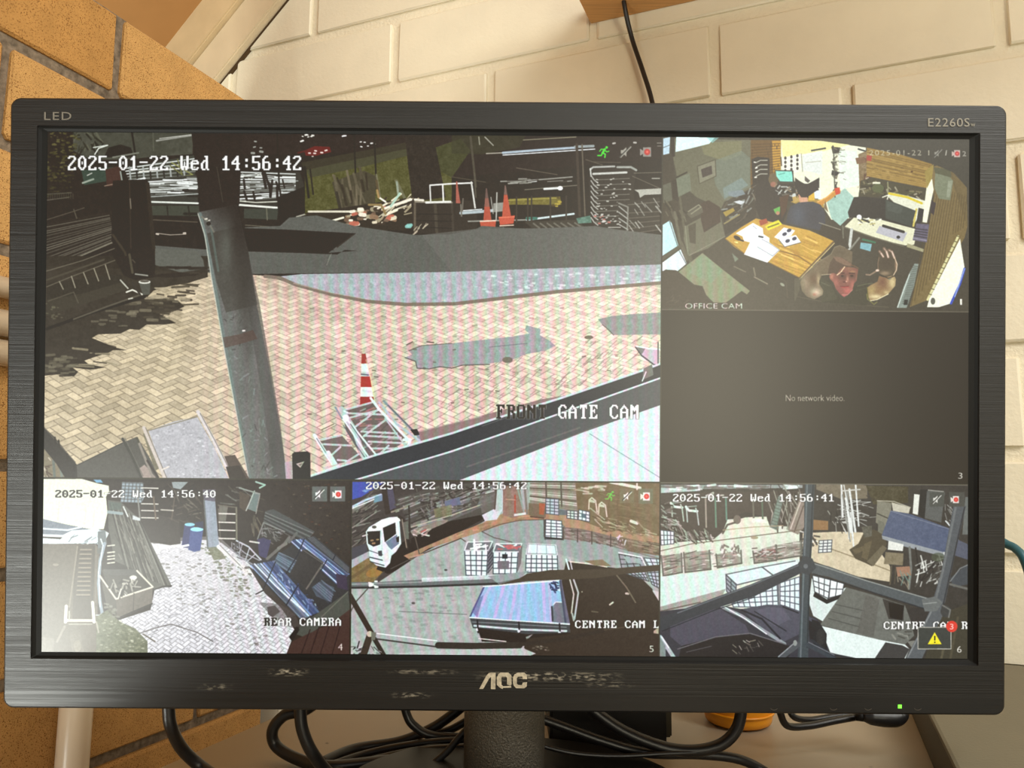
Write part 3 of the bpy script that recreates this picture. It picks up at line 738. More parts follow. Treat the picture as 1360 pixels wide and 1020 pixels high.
line([(700,292),(716,290),(762,284)], 2.8, (190,205,205)); poly([(696,294),(766,292),(776,301),(706,303)], (66,60,50)); stripes((704,297), (768,296), (712,303), (776,301), 7, 2.2, [(112,108,96)]); line([(700,290),(712,290)], 4, (70,120,104)); poly([(765,290),(784,286),(786,296),(768,297)], (92,128,112), 1, 18, '23')
for x in (686, 701, 706, 731, 752): line([(x,262+rs.uniform(-2,4)),(x,295)], 2, (66,58,48))
line([(660,256),(659,292)], 1.8, (175,175,165)); line([(615,264),(614,280)], 2, (110,104,92)); line([(652,262),(655,284)], 1, (190,190,180))
# stacked frames
poly([(784,222),(838,220),(846,226),(842,246),(842,290),(822,302),(788,300),(782,246)], (56,49,42))
line([(784,225),(788,222),(816,221)], 2.6, (170,172,165)); line([(820,222),(838,222),(845,226)], 3, (160,164,155)); line([(788,231),(832,229)], 3, (190,192,184)); line([(784,224),(785,234)], 2, (190,192,184))
for k in range(9):
    y = 236+k*7; line([(785,y-3),(789,y+3),(794,y+7)], 1.7, (170,170,162)); line([(790,y+3),(836,y+1)], .9, (130,128,116)); dots([(792,y),(838,y),(838,y+7),(792,y+7)], 5, 1.2, 2, [(190,190,180)])
line([(790,288),(816,287)], 1, (150,150,140)); dots([(790,284),(812,284),(812,298),(790,298)], 14, 1.2, 2.2, [(200,196,190),(200,120,110)]); line([(808,302),(824,302)], 1.2, (190,190,180))
poly([(820,268),(876,262),(876,306),(832,310),(822,290)], (60,54,46)); line([(822,270),(834,275),(833,308)], 2.2, (135,134,124)); line([(834,272),(876,268)], 1.2, (110,106,94))
for k in range(5): line([(822,274+8*k),(834,284+7*k)], 1.6, (165,166,158)); line([(834,283+7*k),(876,281+6*k)], 1.1, (104,98,86))
clutter([(838,268),(876,264),(876,304),(838,306)], 14, 7, 14, 50, 8, 1.4, [(150,150,140),(180,180,170)]); line([(788,314),(820,314),(878,311)], 1.4, (44,38,32))
poly([(842,252),(878,250),(878,258),(856,259),(850,263),(848,256)], (176,176,164)); line([(842,230),(878,229)], 1, (120,116,102)); line([(840,234),(876,250)], 1, (110,104,92)); line([(866,237),(876,237)], 1.6, (160,160,150))
# cones
def cone(ax, ay, bx_, by_, w, cols):
    for a_, b2, c in cols: poly([lp((ax-.8,ay), (bx_-w,by_), a_), lp((ax+.8,ay), (bx_+w,by_), a_), lp((ax+.8,ay), (bx_+w,by_), b2), lp((ax-.8,ay), (bx_-w,by_), b2)], c)
cone(646,250,647.5,294,5.6,[(0,.56,(112,88,80)),(.3,.6,(150,98,84)),(.56,1,(186,88,66))]); poly([(637,294),(659,292),(658,302),(639,303)], (196,90,66)); line([(638,294),(658,293)], 2, (214,190,170)); line([(638,303),(656,303)], 1.4, (90,56,44))
cone(671,246,673,291,6.4,[(0,.28,(124,98,88)),(.28,1,(196,92,68))]); poly([(662,288),(684,286),(682,297),(664,299)], (206,92,68)); line([(664,300),(682,299)], 1.6, (214,190,170)); line([(663,289),(683,288)], 1.4, (232,128,98)); dots([(664,300),(668,300),(668,304),(664,304)], 1, 3, 3.4, [(225,210,200)])
cone(606.5,241,608.5,270,3,[(0,1,(176,100,84))]); line([(612,272),(613,287)], 2, (120,116,104))
# carriageway
RD = [(206,326),(268,331),(325,331),(325,302),(372,300),(384,289),(420,286),(470,300),(550,312),(600,311),(632,304),(640,300),(700,304),(790,300),(830,306),(880,312),(880,351),(600,361),(335,364),(276,366),(262,358),(210,352)]
poly(RD, (96,97,90), 1, 5, '13'); poly([(560,312),(632,304),(790,302),(880,312),(880,351),(600,361)], (108,108,101), .7, 4, '3')
poly([(325,303),(380,305),(473,310),(452,324),(436,336),(474,333),(458,332),(448,338),(400,336),(330,334),(262,330),(262,306)], (44,35,29)); poly([(430,318),(440,326),(430,327),(444,332),(428,334)], (44,35,29)); line([(470,311),(448,328)], 1.8, (56,48,40))
poly([(196,366),(262,358),(270,362),(222,378),(205,376)], (58,50,40)); clutter([(205,345),(270,352),(270,368),(215,372)], 16, 14, 40, -4, 6, 2.6, [(50,42,34),(62,54,44)], .8)
line([(436,345),(440,337),(434,352)], 1, (150,148,138), .6)
# light concrete apron with its kerb
poly([(372,367),(400,364),(600,361),(880,351),(880,376),(740,388),(600,403),(540,405),(470,399),(420,387),(395,378),(378,372)], (168,174,178), 1, 9, '23')
dots([(640,366),(876,354),(876,374),(700,388),(620,392)], 120, 1.2, 3, [(196,204,204),(150,158,160),(214,222,220)], .6, 1.8)
# herringbone pavers
PV = [(50,352),(276,362),(352,366),(392,378),(440,392),(490,402),(540,406),(604,405),(740,389),(880,377),(880,640),(50,640)]
mk = mask_poly(PV); herring(mk, 13.0, 300, 560, -60, 2.0, math.radians(48), (194,180,150), (142,128,106), .075, .085, .85)
m_, a0, b0, a1, b1 = mk
sel = IMG[b0:b1, a0:a1]; warm = (np.clip((PX[b0:b1, a0:a1]-240)/170, 0, 1)*m_)[..., None]
sel += warm*np.array([14, 6, 20], np.float32); sel += (np.clip((PX[b0:b1, a0:a1]-500)/250, 0, 1)*m_)[..., None]*np.array([6, 12, 10], np.float32)
sel += ((N1[b0:b1, a0:a1]*12+N2[b0:b1, a0:a1]*8)*m_)[..., None]
dots([(400,400),(860,392),(860,540),(640,560),(400,600)], 160, 1.2, 2.6, [(146,128,116),(214,200,186),(160,140,128)], .5, 2.2)
clutter([(560,480),(860,440),(850,486),(600,565)], 90, 8, 16, -42, 4, .9, [(140,124,114)], .6)
line([(352,367),(372,369),(392,378),(440,391),(490,400.5),(540,404.5),(604,403.5),(740,387.5),(880,375.5)], 4.6, (132,118,104)); line([(390,376),(440,389),(490,398)], 1, (190,180,165), .7)
# tree shade with bright flecks
SHD = [(50,500),(78,497),(98,500),(104,494),(96,488),(120,491),(140,488),(118,484),(112,479),(126,474),(145,468),(150,465),(168,465),(150,461),(140,456),(122,449),(130,444),(160,443),(172,437),(185,438),(195,431),(218,431),(234,429),(222,423),(212,417),(232,413),(245,407),(236,399),(214,398),(196,394),(204,386),(225,380),(250,376),(262,372),(276,368),(276,340),(50,340)]
poly(SHD, (56,49,39), .96, 5, '12')
dots([(60,470),(100,474),(96,496),(60,496)], 34, 1.6, 4, [(128,122,100),(98,92,74)], .6, 3); dots([(120,420),(180,400),(190,425),(140,445)], 14, 1.4, 3, [(120,114,94)], .6, 3); dots([(160,400),(235,395),(225,425),(170,430)], 26, 1.6, 4.4, [(140,132,108),(84,76,60)], .65, 3)
clutter([(110,455),(150,445),(150,490),(80,500)], 12, 10, 26, 4, 10, 2.4, [(56,49,39),(160,150,122)], .8); clutter([(200,385),(262,372),(262,400),(210,425)], 22, 8, 24, 2, 8, 2.6, [(70,62,48),(176,164,136),(60,52,42)], .8)
poly([(62,395),(98,385),(160,372),(168,378),(166,386),(62,420)], (66,60,48)); poly([(62,376),(160,364),(165,374),(110,390),(62,398)], (56,50,40)); line([(62,360),(110,346),(152,330)], 1.2, (110,104,88)); line([(62,372),(138,345)], 2.4, (80,74,60)); line([(62,381),(96,367),(160,343)], 1.3, (104,98,82))
for x, y, x2, y2 in ((79,374,84,384),(95,367,100,382),(111,362,117,377),(125,357,131,373),(140,352,146,371)): line([(x,y),(x2,y2)], 1.6, (150,144,124))
poly([(150,340),(176,340),(205,345),(206,368),(180,372),(165,366)], (46,38,31)); line([(176,345),(196,366)], 1.4, (88,80,66)); line([(172,338),(176,362)], 3.2, (82,76,60)); poly([(176,330),(204,330),(207,352),(200,368),(182,360)], (46,38,31)); poly([(206,330),(262,333),(270,345),(272,357),(240,362),(206,352)], (98,99,90)); clutter([(208,350),(270,356),(268,366),(212,368)], 14, 16, 44, -2, 5, 2.4, [(50,42,34)], .85)
line([(62,437),(120,416),(192,394)], 4, (44,38,30)); line([(98,424),(140,408),(188,391)], 2.2, (92,86,72)); line([(64,400),(98,388),(104,402)], 1.4, (96,90,74), .8); dots([(60,400),(84,408),(84,424),(60,424)], 12, 1.4, 3, [(110,106,84)], .6)
line([(168,388),(176,385),(189,391)], 2.2, (205,204,190)); line([(160,372),(170,383)], 2, (180,180,165)); line([(171,397),(176,396)], 2, (190,188,172)); line([(176,376),(186,391)], 2.4, (60,54,46))
poly([(184,374),(200,373),(199,391),(190,392)], (86,86,76)); ell(192, 374.5, 8, 2.6, (198,198,186)); ell(192, 373.6, 6, 1.4, (90,84,72)); line([(180,364),(196,366)], 2, (150,150,138))
# grey patches in the paving
poly([(538,475),(552,480),(554,489),(570,489),(600,487),(612,485),(650,483),(683,477),(700,470),(724,466),(738,459),(729,452),(717,445),(718,437),(699,432),(697,438),(703,443),(680,447),(600,456),(560,459),(543,466),(547,471)], (156,160,160), 1, 7, '23')
line([(538,475),(552,480),(554,489),(570,490),(584,487),(600,489),(614,485),(650,484)], 1.2, (92,88,84)); line([(543,466),(560,459),(600,456)], 1, (108,102,92)); line([(650,461),(700,456)], 1, (120,124,130)); ell(674, 478, 7, 4, (122,112,100))
poly([(794,424),(812,420),(842,417),(880,415),(880,444),(816,445),(808,438),(800,431)], (148,152,148), 1, 7, '23'); line([(800,431),(808,438),(815,445)], 1, (96,92,84)); ell(782, 448, 6, 2.4, (120,108,92)); line([(540,458),(548,454)], 1.2, (88,80,70)); line([(567,454),(576,455)], 1.4, (88,80,70))
dots([(380,440),(860,470),(860,500),(600,560),(380,560)], 26, 1.2, 2.2, [(100,88,78)], .6, 2)
poly([(844,461),(858,462),(876,464),(876,486),(866,484),(852,474)], (190,176,186)); line([(844,461),(852,472),(868,484),(876,486)], 1.6, (66,66,70)); line([(845,460),(862,463),(876,464)], 1.8, (214,226,226)); poly([(845,461),(857,463),(852,471)], (132,122,124)); line([(874,455),(874,490)], 1.6, (76,84,84))
# striped cone
for y0_, y1_, c in ((470,483,(168,58,52)),(483,494,(214,222,220)),(494,500,(196,196,196)),(500,514,(178,54,44)),(514,527,(216,222,220)),(527,540,(162,48,44))):
    f = lambda y: 2.6+(y-470)*.107
    cx_ = lambda y: 483+(y-470)*.075
    poly([(cx_(y0_)-f(y0_),y0_),(cx_(y0_)+f(y0_),y0_),(cx_(y1_)+f(y1_),y1_),(cx_(y1_)-f(y1_),y1_)], c)
line([(486,478),(492,500),(498,534)], 1.3, (226,226,160), .55); line([(480,497),(489,498)], 2, (80,72,90), .7); line([(482,519),(492,520)], 3, (190,190,200), .7)
# aluminium truss sections
def T8(*p): return [(370+x/5.231, 500+y/5.231) for x, y in p]
poly(T8((440,240),(650,180),(900,440),(700,560),(600,590),(470,380)), (112,98,94)); poly(T8((290,450),(440,410),(600,590),(420,640),(400,620)), (118,104,100))
clutter(T8((480,260),(650,200),(860,430),(640,560)), 40, 6, 20, -25, 30, 2, [(150,130,130),(92,80,78),(170,176,172),(176,120,116)], .8)
TW1, TW2 = (212,222,222), (180,190,192)
for p in (((440,238),(655,178)),((470,255),(740,265)),((500,285),(690,235)),((540,345),(690,230)),((590,415),(745,300)),((575,382),(820,395)),((600,412),(850,425)),((625,452),(885,464)),((690,550),(765,480)),((640,500),(820,500)),((280,442),(440,408)),((300,470),(505,480)),((370,545),(430,490)),((430,620),(555,540)),((410,580),(470,585))):
    line(T8(*p), 2.3, TW1); line(T8(*p), .8, (120,124,122), .6)
line(T8((435,225),(520,360),(600,580)), 7, TW2); line(T8((425,260),(640,580)), 2.2, TW1); line(T8((470,290),(690,560)), 2.4, TW1); line(T8((450,340),(610,580)), 1, (90,100,106)); line(T8((500,330),(660,560)), 1, (90,100,106)); ell(*T8((465,290))[0], 4.6, 4.6, (226,232,232))
line(T8((640,150),(700,230),(910,450)), 3.4, TW1); line(T8((740,290),(880,480)), 2.2, TW2); line(T8((700,180),(820,330),(990,455)), 3.2, (176,184,190)); line(T8((730,170),(1005,450)), 3, (142,148,156)); line(T8((760,200),(930,370)), 1, (90,88,92)); poly(T8((915,370),(960,365),(985,405),(945,410)), (38,36,36))
line(T8((250,408),(330,540),(400,640)), 4.4, TW1); line(T8((265,430),(400,640)), 1.2, (120,140,140)); line(T8((345,530),(400,620)), 6, (200,216,212)); line(T8((395,215),(440,290)), 2.4, (140,150,160)); line(T8((455,130+110),(480,250)), 2, TW1)
line(T8((300,370),(385,330)), 1.1, (120,104,90)); line(T8((870,440),(915,440),(905,470)), 4, TW1)
# two steel beams
poly([(556,574),(600,563),(720,530),(760,524),(650,560),(600,577),(560,588)], (146,124,120)); line([(556,573),(640,553)], 1.2, (176,156,150))
poly([(410,632),(600,575),(650,557),(744,528),(855,491),(880,482),(880,502),(785,534),(682,570),(600,598),(470,640),(410,640)], (52,54,58), 1, 3, '1')
line([(410,633),(500,604),(600,575.5),(650,558.5),(744,529),(855,491.5),(880,482)], 3, (190,204,206)); line([(430,622),(480,610)], 3, (196,180,176)); line([(640,566),(700,545)], 1, (96,98,98))
poly([(477,638),(600,599),(682,571),(785,535),(880,501),(880,537),(775,574),(610,638)], (82,86,88), 1, 4, '1'); poly([(640,627),(775,572),(820,555),(775,574),(610,638)], (112,106,102), .7)
line([(470,638),(600,599.5),(682,571),(785,534.5),(880,501)], 2.4, (196,206,210)); line([(620,620),(770,568)], 2.2, (112,110,108), .8)
poly([(610,638),(775,574),(880,537),(880,640)], (196,208,212), 1, 4, '2'); line([(783,576),(876,634)], .9, (120,140,150), .8)
poly([(855,489),(866,484),(868,498),(853,505)], (120,116,112)); line([(853,506),(858,494)], 1.6, (210,210,205))
# galvanised pole
poly([(254,174),(322,174),(318,270),(312,290),(268,290),(262,240)], (47,38,32), 1, 2, '2')
poly([(262,282),(314,272),(322,304),(330,335),(340,400),(356,480),(372,570),(382,640),(332,640),(318,570),(298,462),(282,372),(272,310)], (114,115,110), 1, 12, '13')
poly([(275,310),(320,300),(330,335),(342,405),(300,415),(287,372)], (74,70,62), .75, 8, '2'); poly([(310,300),(322,303),(345,405),(372,560),(382,640),(364,640),(350,540),(328,400)], (80,78,74), .6, 5, '2')
shade([(262,282),(314,272),(322,304),(330,335),(340,400),(356,480),(372,570),(382,640),(332,640),(318,570),(298,462),(282,372),(272,310)], [(322,290,34,70,(46,38,32),.95),(305,262,40,30,(46,38,32),.95),(326,380,12,60,(60,55,48),.8),(300,330,9,34,(112,118,108),.5),(306,500,9,60,(116,124,118),.6),(350,540,8,70,(104,104,98),.5),(330,450,10,60,(78,75,70),.5),(362,600,10,40,(80,78,74),.4),(326,600,9,40,(128,134,130),.5)])
line([(266,284),(274,318),(284,372),(300,462),(320,572),(333,640)], 4, (118,134,128), .8); line([(263,284),(272,312),(281,370),(297,460),(318,570),(331,640)], 1.2, (186,190,176)); line([(280,300),(290,360)], 3, (96,108,100), .8)
for _ in range(60):
    t = rs.uniform(.35, 1); cx_ = 283+70*t+rs.uniform(-14, 14); cy_ = 300+340*t; line([(cx_,cy_),(cx_+rs.uniform(-5,7),cy_+rs.uniform(-5,9))], rs.uniform(.8,2.2), [(140,150,144),(112,116,110),(70,66,62),(150,160,156)][rs.randint(4)], .55)
poly([(296,448),(318,444),(336,438),(342,450),(322,456),(299,462)], (88,62,52), .55); dots([(322,438),(326,438),(326,442),(322,442)], 1, 2, 2.4, [(225,220,210)]); line([(268,288),(276,294),(284,308)], 2.2, (120,118,106)); ell(277, 297, 3, 2.6, (48,42,36)); dots([(270,290),(280,290),(280,296),(270,296)], 2, 1.6, 2.2, [(210,205,190)])
line([(288,222),(296,268)], 1, (80,76,62), .8)
# little box with a triangle
poly([(388,603),(391,600.5),(408,599.5),(412,602),(412.5,640),(389,640)], (48,45,40)); poly([(393,616),(404.5,612.5),(399,621.5)], (180,180,165)); poly([(396,617),(402,615),(399,619)], (120,118,108)); poly([(378,614),(388,612),(389,640),(380,640)], (180,166,170)); line([(414,631),(450,618)], 1.6, (205,215,210))
# bottom left: beam end, grey sheet, board between rails
poly([(57,592),(72,610),(92,640),(50,640),(50,592)], (138,128,104), 1, 10, '2'); line([(71,612),(73,638)], 3.4, (110,118,108)); line([(80,618),(83,638)], 3.4, (130,140,128)); clutter([(57,598),(66,606),(66,636),(57,636)], 12, 4, 10, 20, 60, 1.5, [(90,72,58),(190,180,160)])
poly([(50,560),(58,567),(72,580),(102,617),(104,640),(90,640),(75,616),(57,594),(50,590)], (62,57,50)); line([(58,567),(100,614)], 1.2, (96,90,78))
for x, y in ((73,581),(78,585),(89,603),(98,617)): line([(x,y),(x+1,y+9)], 2.2, (58,52,44))
poly([(102,618),(163,588),(176,610),(187,640),(103,640)], (94,92,84), 1, 3, '1'); line([(102,618),(163,588)], 1, (60,58,52))
poly([(163,588),(182,580),(200,610),(214,640),(187,640)], (90,88,80)); poly([(185,622),(192,617),(212,640),(187,640)], (168,152,142)); line([(163,583),(176,607),(190,640)], 3.6, (74,72,64)); line([(166,582),(190,632)], 1, (110,108,98)); line([(183,584),(205,640)], 3.2, (150,142,130)); line([(182,582),(184,587)], 3, (82,80,66)); poly([(190,576),(196,574),(216,620),(206,625)], (128,122,100), 1, 10, '23'); line([(196,612),(210,634)], 3, (66,58,52))
poly([(197,572),(230,560),(262,553.5),(284,592),(306,640),(222,640)], (176,176,180), 1, 8, '23'); dots([(205,575),(258,558),(296,634),(226,634)], 50, 1, 2.2, [(210,212,214),(150,150,154)], .6)
line([(191,568),(206,604),(221,640)], 4.6, (196,186,176)); line([(193.5,568),(223,638)], 1, (130,122,112)); line([(263,547),(283,583),(311,640)], 5, (202,196,194)); line([(266,549),(286,586),(312,638)], 1, (130,124,118)); line([(197,572),(262,553.5)], 1.2, (140,132,112)); line([(215,624),(224,620)], 2, (206,198,188))
poly([(298,606),(312,604),(334,640),(312,640)], (92,80,70)); poly([(300,620),(318,618),(330,640),(306,640)], (66,58,50))
osd('2025-01-22 Wed 14:56:42', 90, 207, 401, 226)
osd('FRONT GATE CAM', 659, 537.5, 849, 556, '#####')
icon_run(794, 194, 15); icon_mute(823, 194, 15, (165,162,150)); icon_rec(850, 194.5, 14, (150,144,136), (196,64,58))
dots([(812,190),(818,190),(818,194),(812,194)], 1, 2.4, 2.6, [(190,188,180)]); dots([(842,189),(848,189),(848,193),(842,193)], 1, 2.4, 2.6, [(190,188,180)])
line([(873,190),(878,190)], 1.4, (130,128,118)); line([(873,194),(878,194)], 1.2, (120,118,108))
# ---- office view
CLIP = [1282, 0, 1920, 359]
poly([(870,170),(1300,170),(1300,420),(870,420)], (76,70,58), 1, 2, '2')
poly([(878,206),(893,206),(900,262),(906,300),(878,300)], (72,64,52)); poly([(893,205),(896,184),(1000,186),(998,250),(962,268),(958,277),(925,262),(900,240)], (108,106,84), 1, 4, '1')
poly([(930,190),(985,187),(985,205),(962,214),(935,205)], (140,138,96), .55); poly([(945,215),(985,200),(996,210),(996,248),(962,266),(950,245)], (122,134,120), .6); poly([(960,250),(985,236),(994,246),(962,264)], (140,170,178), .4)
poly([(997,186),(1037,186),(1037,230),(1020,244),(997,250)], (112,84,44)); poly([(1025,187),(1037,187),(1037,226),(1027,230)], (198,150,56))
stripes((998,190), (998,240), (1036,189), (1036,232), 13, .8, [(78,58,32)], .8); clutter([(998,188),(1036,188),(1036,228),(998,236)], 40, 2.2, 2.6, 90, 2, .8, [(78,58,32)], .8)
poly([(1037,186),(1090,187),(1150,196),(1150,262),(1130,290),(1104,292),(1085,262),(1037,228)], (214,218,192)); poly([(1037,186),(1090,187),(1130,192),(1092,201),(1064,205),(1040,210)], (222,216,150)); poly([(1066,205),(1092,200),(1092,232),(1066,226)], (206,212,204)); poly([(1037,210),(1064,204),(1064,228),(1040,231)], (222,224,204)); line([(1064,204),(1066,228)], 1, (160,160,140))
for i in range(3):
    for j in range(4): ell(1043+i*8, 210+j*5.6-i*1.6, 1.6, 2.2, (72,66,62))
line([(1037,209),(1038,220)], 1.6, (96,80,60)); line([(1078,200),(1096,197)], 2, (70,70,64)); line([(1140,198),(1150,201)], 2, (60,60,58))
poly([(1098,268),(1122,250),(1134,262),(1130,286),(1116,300),(1104,290)], (158,192,178), 1, 10, '2'); poly([(1113,200),(1138,200),(1142,246),(1116,252)], (206,222,212), .7); line([(1070,216),(1090,214)], 1, (180,182,160))
poly([(1104,195),(1116,196),(1114,204),(1106,204)], (64,58,52)); clutter([(1104,196),(1112,196),(1112,258),(1105,258)], 26, 2, 7, 80, 60, 2.2, [(66,62,54),(120,112,92),(150,150,128)], .9); poly([(1105,226),(1116,229),(1110,234),(1104,232)], (62,58,54)); line([(1107,196),(1109,262)], 1.4, (84,84,72)); clutter([(1110,196),(1122,196),(1122,240),(1112,240)], 14, 3, 8, 5, 20, 1, [(120,118,100),(150,148,130)], .8)
poly([(1140,205),(1152,200),(1152,270),(1142,268)], (138,118,84), 1, 16, '23'); clutter([(1142,210),(1154,206),(1158,262),(1142,262)], 30, 2, 8, -40, 50, 1.7, [(92,62,48),(160,140,110),(200,190,170),(120,72,56)], .9); poly([(1136,210),(1148,208),(1150,216),(1138,218)], (128,98,70))
poly([(1151,196),(1195,205),(1238,218),(1231,250),(1190,242),(1151,234)], (156,126,62)); stripes((1151,198), (1151,234), (1237,219), (1231,249), 14, .8, [(104,82,42),(186,156,88)], .75); clutter([(1152,200),(1232,220),(1229,246),(1152,232)], 60, 3, 5, 12, 6, .9, [(190,160,92),(112,88,44)], .7)
poly([(1151,206),(1158,207),(1157,214),(1151,213)], (176,70,58)); ell(1211, 228, 1.6, 1.2, (90,60,30))
poly([(1143,240),(1160,236),(1180,242),(1231,252),(1230,270),(1180,258),(1160,262),(1140,262)], (78,72,52)); clutter([(1145,240),(1228,254),(1226,266),(1145,258)], 50, 2, 8, 20, 60, 1.7, [(130,122,88),(56,48,38),(170,164,140),(96,100,66)], .9); ell(1166, 250, 8, 6, (92,98,64)); line([(1160,243),(1168,243)], 2.6, (214,214,190)); line([(1179,242),(1180,262)], 1.6, (150,150,110))
poly([(1181,255),(1205,260),(1230,267),(1228,276),(1215,296),(1180,262)], (206,208,186)); line([(1181,257),(1205,262),(1224,270)], 3, (218,196,54)); line([(1217,278),(1213,300)], 2.6, (206,190,96)); line([(1172,262),(1180,259),(1178,266)], 1.6, (210,210,190))
poly([(1134,262),(1146,261),(1175,264),(1216,280),(1210,302),(1178,296),(1134,288),(1128,290),(1126,282)], (58,53,47)); poly([(1176,265),(1216,280),(1210,301),(1176,290)], (70,74,66)); poly([(1178,267),(1200,275),(1196,284),(1178,280)], (86,92,84), .6)
poly([(1134,289),(1152,290),(1171,292),(1219,305),(1214,325),(1202,326),(1185,322),(1158,314),(1121.6,301)], (208,208,178)); poly([(1168,300),(1205,309),(1199,321),(1163,309)], (176,176,182)); line([(1173,300),(1200,308)], 3.4, (54,50,46)); ell(1193, 315, 2.4, 2, (52,50,48)); line([(1122,302),(1158,315),(1200,327)], 1, (120,116,96)); clutter([(1140,287),(1172,290),(1172,298),(1142,298)], 16, 2, 6, 20, 50, 2, [(232,232,214),(96,96,88),(190,180,120)], .9); ell(1141, 288, 3.4, 3, (232,234,226)); line([(1145,291),(1154,295)], 2.2, (60,58,54))
line([(1131,305),(1128,330)], 4, (188,192,184)); line([(1141,316),(1130,330)], 2.4, (140,140,126)); line([(1120,302),(1119,318)], 2, (110,104,84)); poly([(1143,322),(1158,324),(1156,334),(1142,330)], (128,178,186)); line([(1146,318),(1162,322)], 2.6, (70,120,90))
poly([(1236,222),(1244,220),(1262,225),(1284,249),(1285,300),(1281,316),(1231,399),(1208,408),(1223,350),(1234,300),(1240,262)], (126,108,68), 1, 4, '1')
for k in range(15):
    t = k/14; line([lp((1240,245), (1284,262), t), lp((1232,330), (1284,300), t*.9) if k > 9 else lp((1210,406), (1278,310), t)], 1, (88,74,46), .75); line([lp((1262,225), (1284,250), t), lp((1268,250), (1284,300), t)], .8, (92,80,52), .5)
poly([(1242,228),(1258,232),(1266,240),(1262,266),(1247,264),(1241,250)], (126,132,106)); poly([(1259,240),(1265,240),(1261,262),(1257,262)], (150,156,132)); poly([(1240,222),(1262,225),(1264,236),(1242,230)], (92,92,68))
poly([(1232,236),(1238,238),(1240,252),(1236,270),(1231,296),(1225,295),(1229,260)], (220,222,196)); poly([(1228,228),(1240,218),(1238,236),(1231,250)], (160,140,70)); poly([(1237,266),(1243,270),(1240,286),(1236,282)], (66,56,56)); poly([(1220,276),(1227,278),(1222,300),(1217,296)], (56,52,50))
poly([(1217,297),(1234,298),(1231,322),(1212,319)], (106,100,118), 1, 10, '3'); stripes((1216,302), (1213,318), (1232,304), (1230,321), 5, 1.4, [(66,60,66),(150,146,160)]); poly([(1205,323),(1227,331),(1226,335),(1204,328)], (164,160,124))
poly([(1275,317),(1281,355),(1275,378),(1263,403),(1247,408),(1231,408),(1234,397)], (226,230,206)); line([(1281,357),(1275,377),(1263,403)], 3, (64,84,190)); line([(1281,357),(1268,394)], 1.4, (150,170,220)); ell(1239, 400, 3, 4.6, (96,96,84)); line([(1272.5,314),(1252,356),(1232,398)], 3.2, (204,200,148))
for k in range(12): t = k/12; p = lp((1272.5,314), (1232,398), t); line([(p[0]-2,p[1]-.6),(p[0]+2,p[1]+.6)], .9, (90,82,56))
poly([(1214.5,350),(1220,350.5),(1214,380),(1204,409),(1191,409),(1200,381),(1208,362)], (140,152,142)); stripes((1213,352), (1198,404), (1219,353), (1207,404), 22, .9, [(92,96,88)]); poly([(1201,398),(1206,398),(1205,405),(1200,405)], (48,48,44)); line([(1208,364),(1192,408)], 1.2, (196,208,198))
line([(880,184),(890,183)], .1, (0,0,0), 0); poly([(880,184),(890,182),(889,204),(880,206)], (176,200,212)); line([(881,196),(889,193)], 1, (110,120,124)); poly([(898,182),(950,182),(942,191),(918,197),(897,202)], (202,226,226)); poly([(938,182),(956,182),(946,190)], (140,200,196), .7)
line([(893,182),(894,206)], 5, (62,54,44)); poly([(926,221),(950,212),(951,234),(929,244)], (134,132,110)); line([(926,221),(950,212),(951,234),(929,244),(926,221)], 1.1, (84,80,62)); poly([(931,225),(945,220),(946,231),(933,236)], (74,64,58))
poly([(893,240),(902,236),(904,262),(900,268),(893,262)], (64,56,46)); poly([(898,237),(916,230),(918,253),(901,262)], (118,124,104)); poly([(880,246),(891,242),(893,266),(881,270)], (98,98,82)); line([(898,236),(912,229)], 2, (60,54,44)); clutter([(880,270),(900,262),(916,290),(890,300)], 16, 6, 16, 60, 20, 2, [(60,54,44),(110,106,86),(96,92,76)], .8)
line([(903,262),(908,300),(918,345)], 3, (96,92,74)); line([(896,282),(903,320),(912,345)], 3.4, (106,102,84)); poly([(909,301),(931,289),(954,272),(963,314),(940,330),(914,340),(908,318)], (112,110,90)); line([(910,300),(914,340),(963,314)], 1, (150,150,128), .8); poly([(931,270),(941,266),(956,275),(957,295),(935,309),(931,292)], (74,60,50)); poly([(912,284),(922,276),(932,274),(934,282),(918,290)], (98,94,78)); line([(914,281),(928,272),(931,275),(918,284)], 1.4, (146,144,120)); poly([(914,300),(924,296),(924,324),(916,322)], (80,74,60)); line([(938,305),(952,297)], 1.4, (66,60,50))
poly([(959,276),(974,268),(990,256),(1004,250),(1004,290),(963,312)], (66,58,49)); clutter([(960,262),(1000,248),(1000,288),(964,300)], 34, 3, 12, -30, 40, 1.8, [(120,124,112),(92,84,68),(52,46,40),(150,156,150)], .85); poly([(967,255),(986,252),(990,258),(976,262),(968,260)], (128,142,146)); poly([(974,268),(982,266),(990,268),(984,272)], (190,196,198)); poly([(960,282),(974,276),(976,280),(964,288)], (166,142,62)); line([(962,297),(982,285)], 1.8, (150,138,90))
poly([(998,212),(1006,208),(1022,210),(1022,246),(1000,252)], (58,50,42))
for k in range(4): line([(1004,216+6*k),(1010,213+6*k),(1019,213+6*k)], 1.3, (176,176,160)); dots([(1002,214+6*k),(1005,214+6*k),(1005,218+6*k),(1002,218+6*k)], 1, 1.6, 2, [(226,226,214)])
clutter([(996,240),(1012,236),(1010,256),(998,256)], 8, 4, 8, -40, 20, 1.6, [(170,168,150),(60,52,44)])
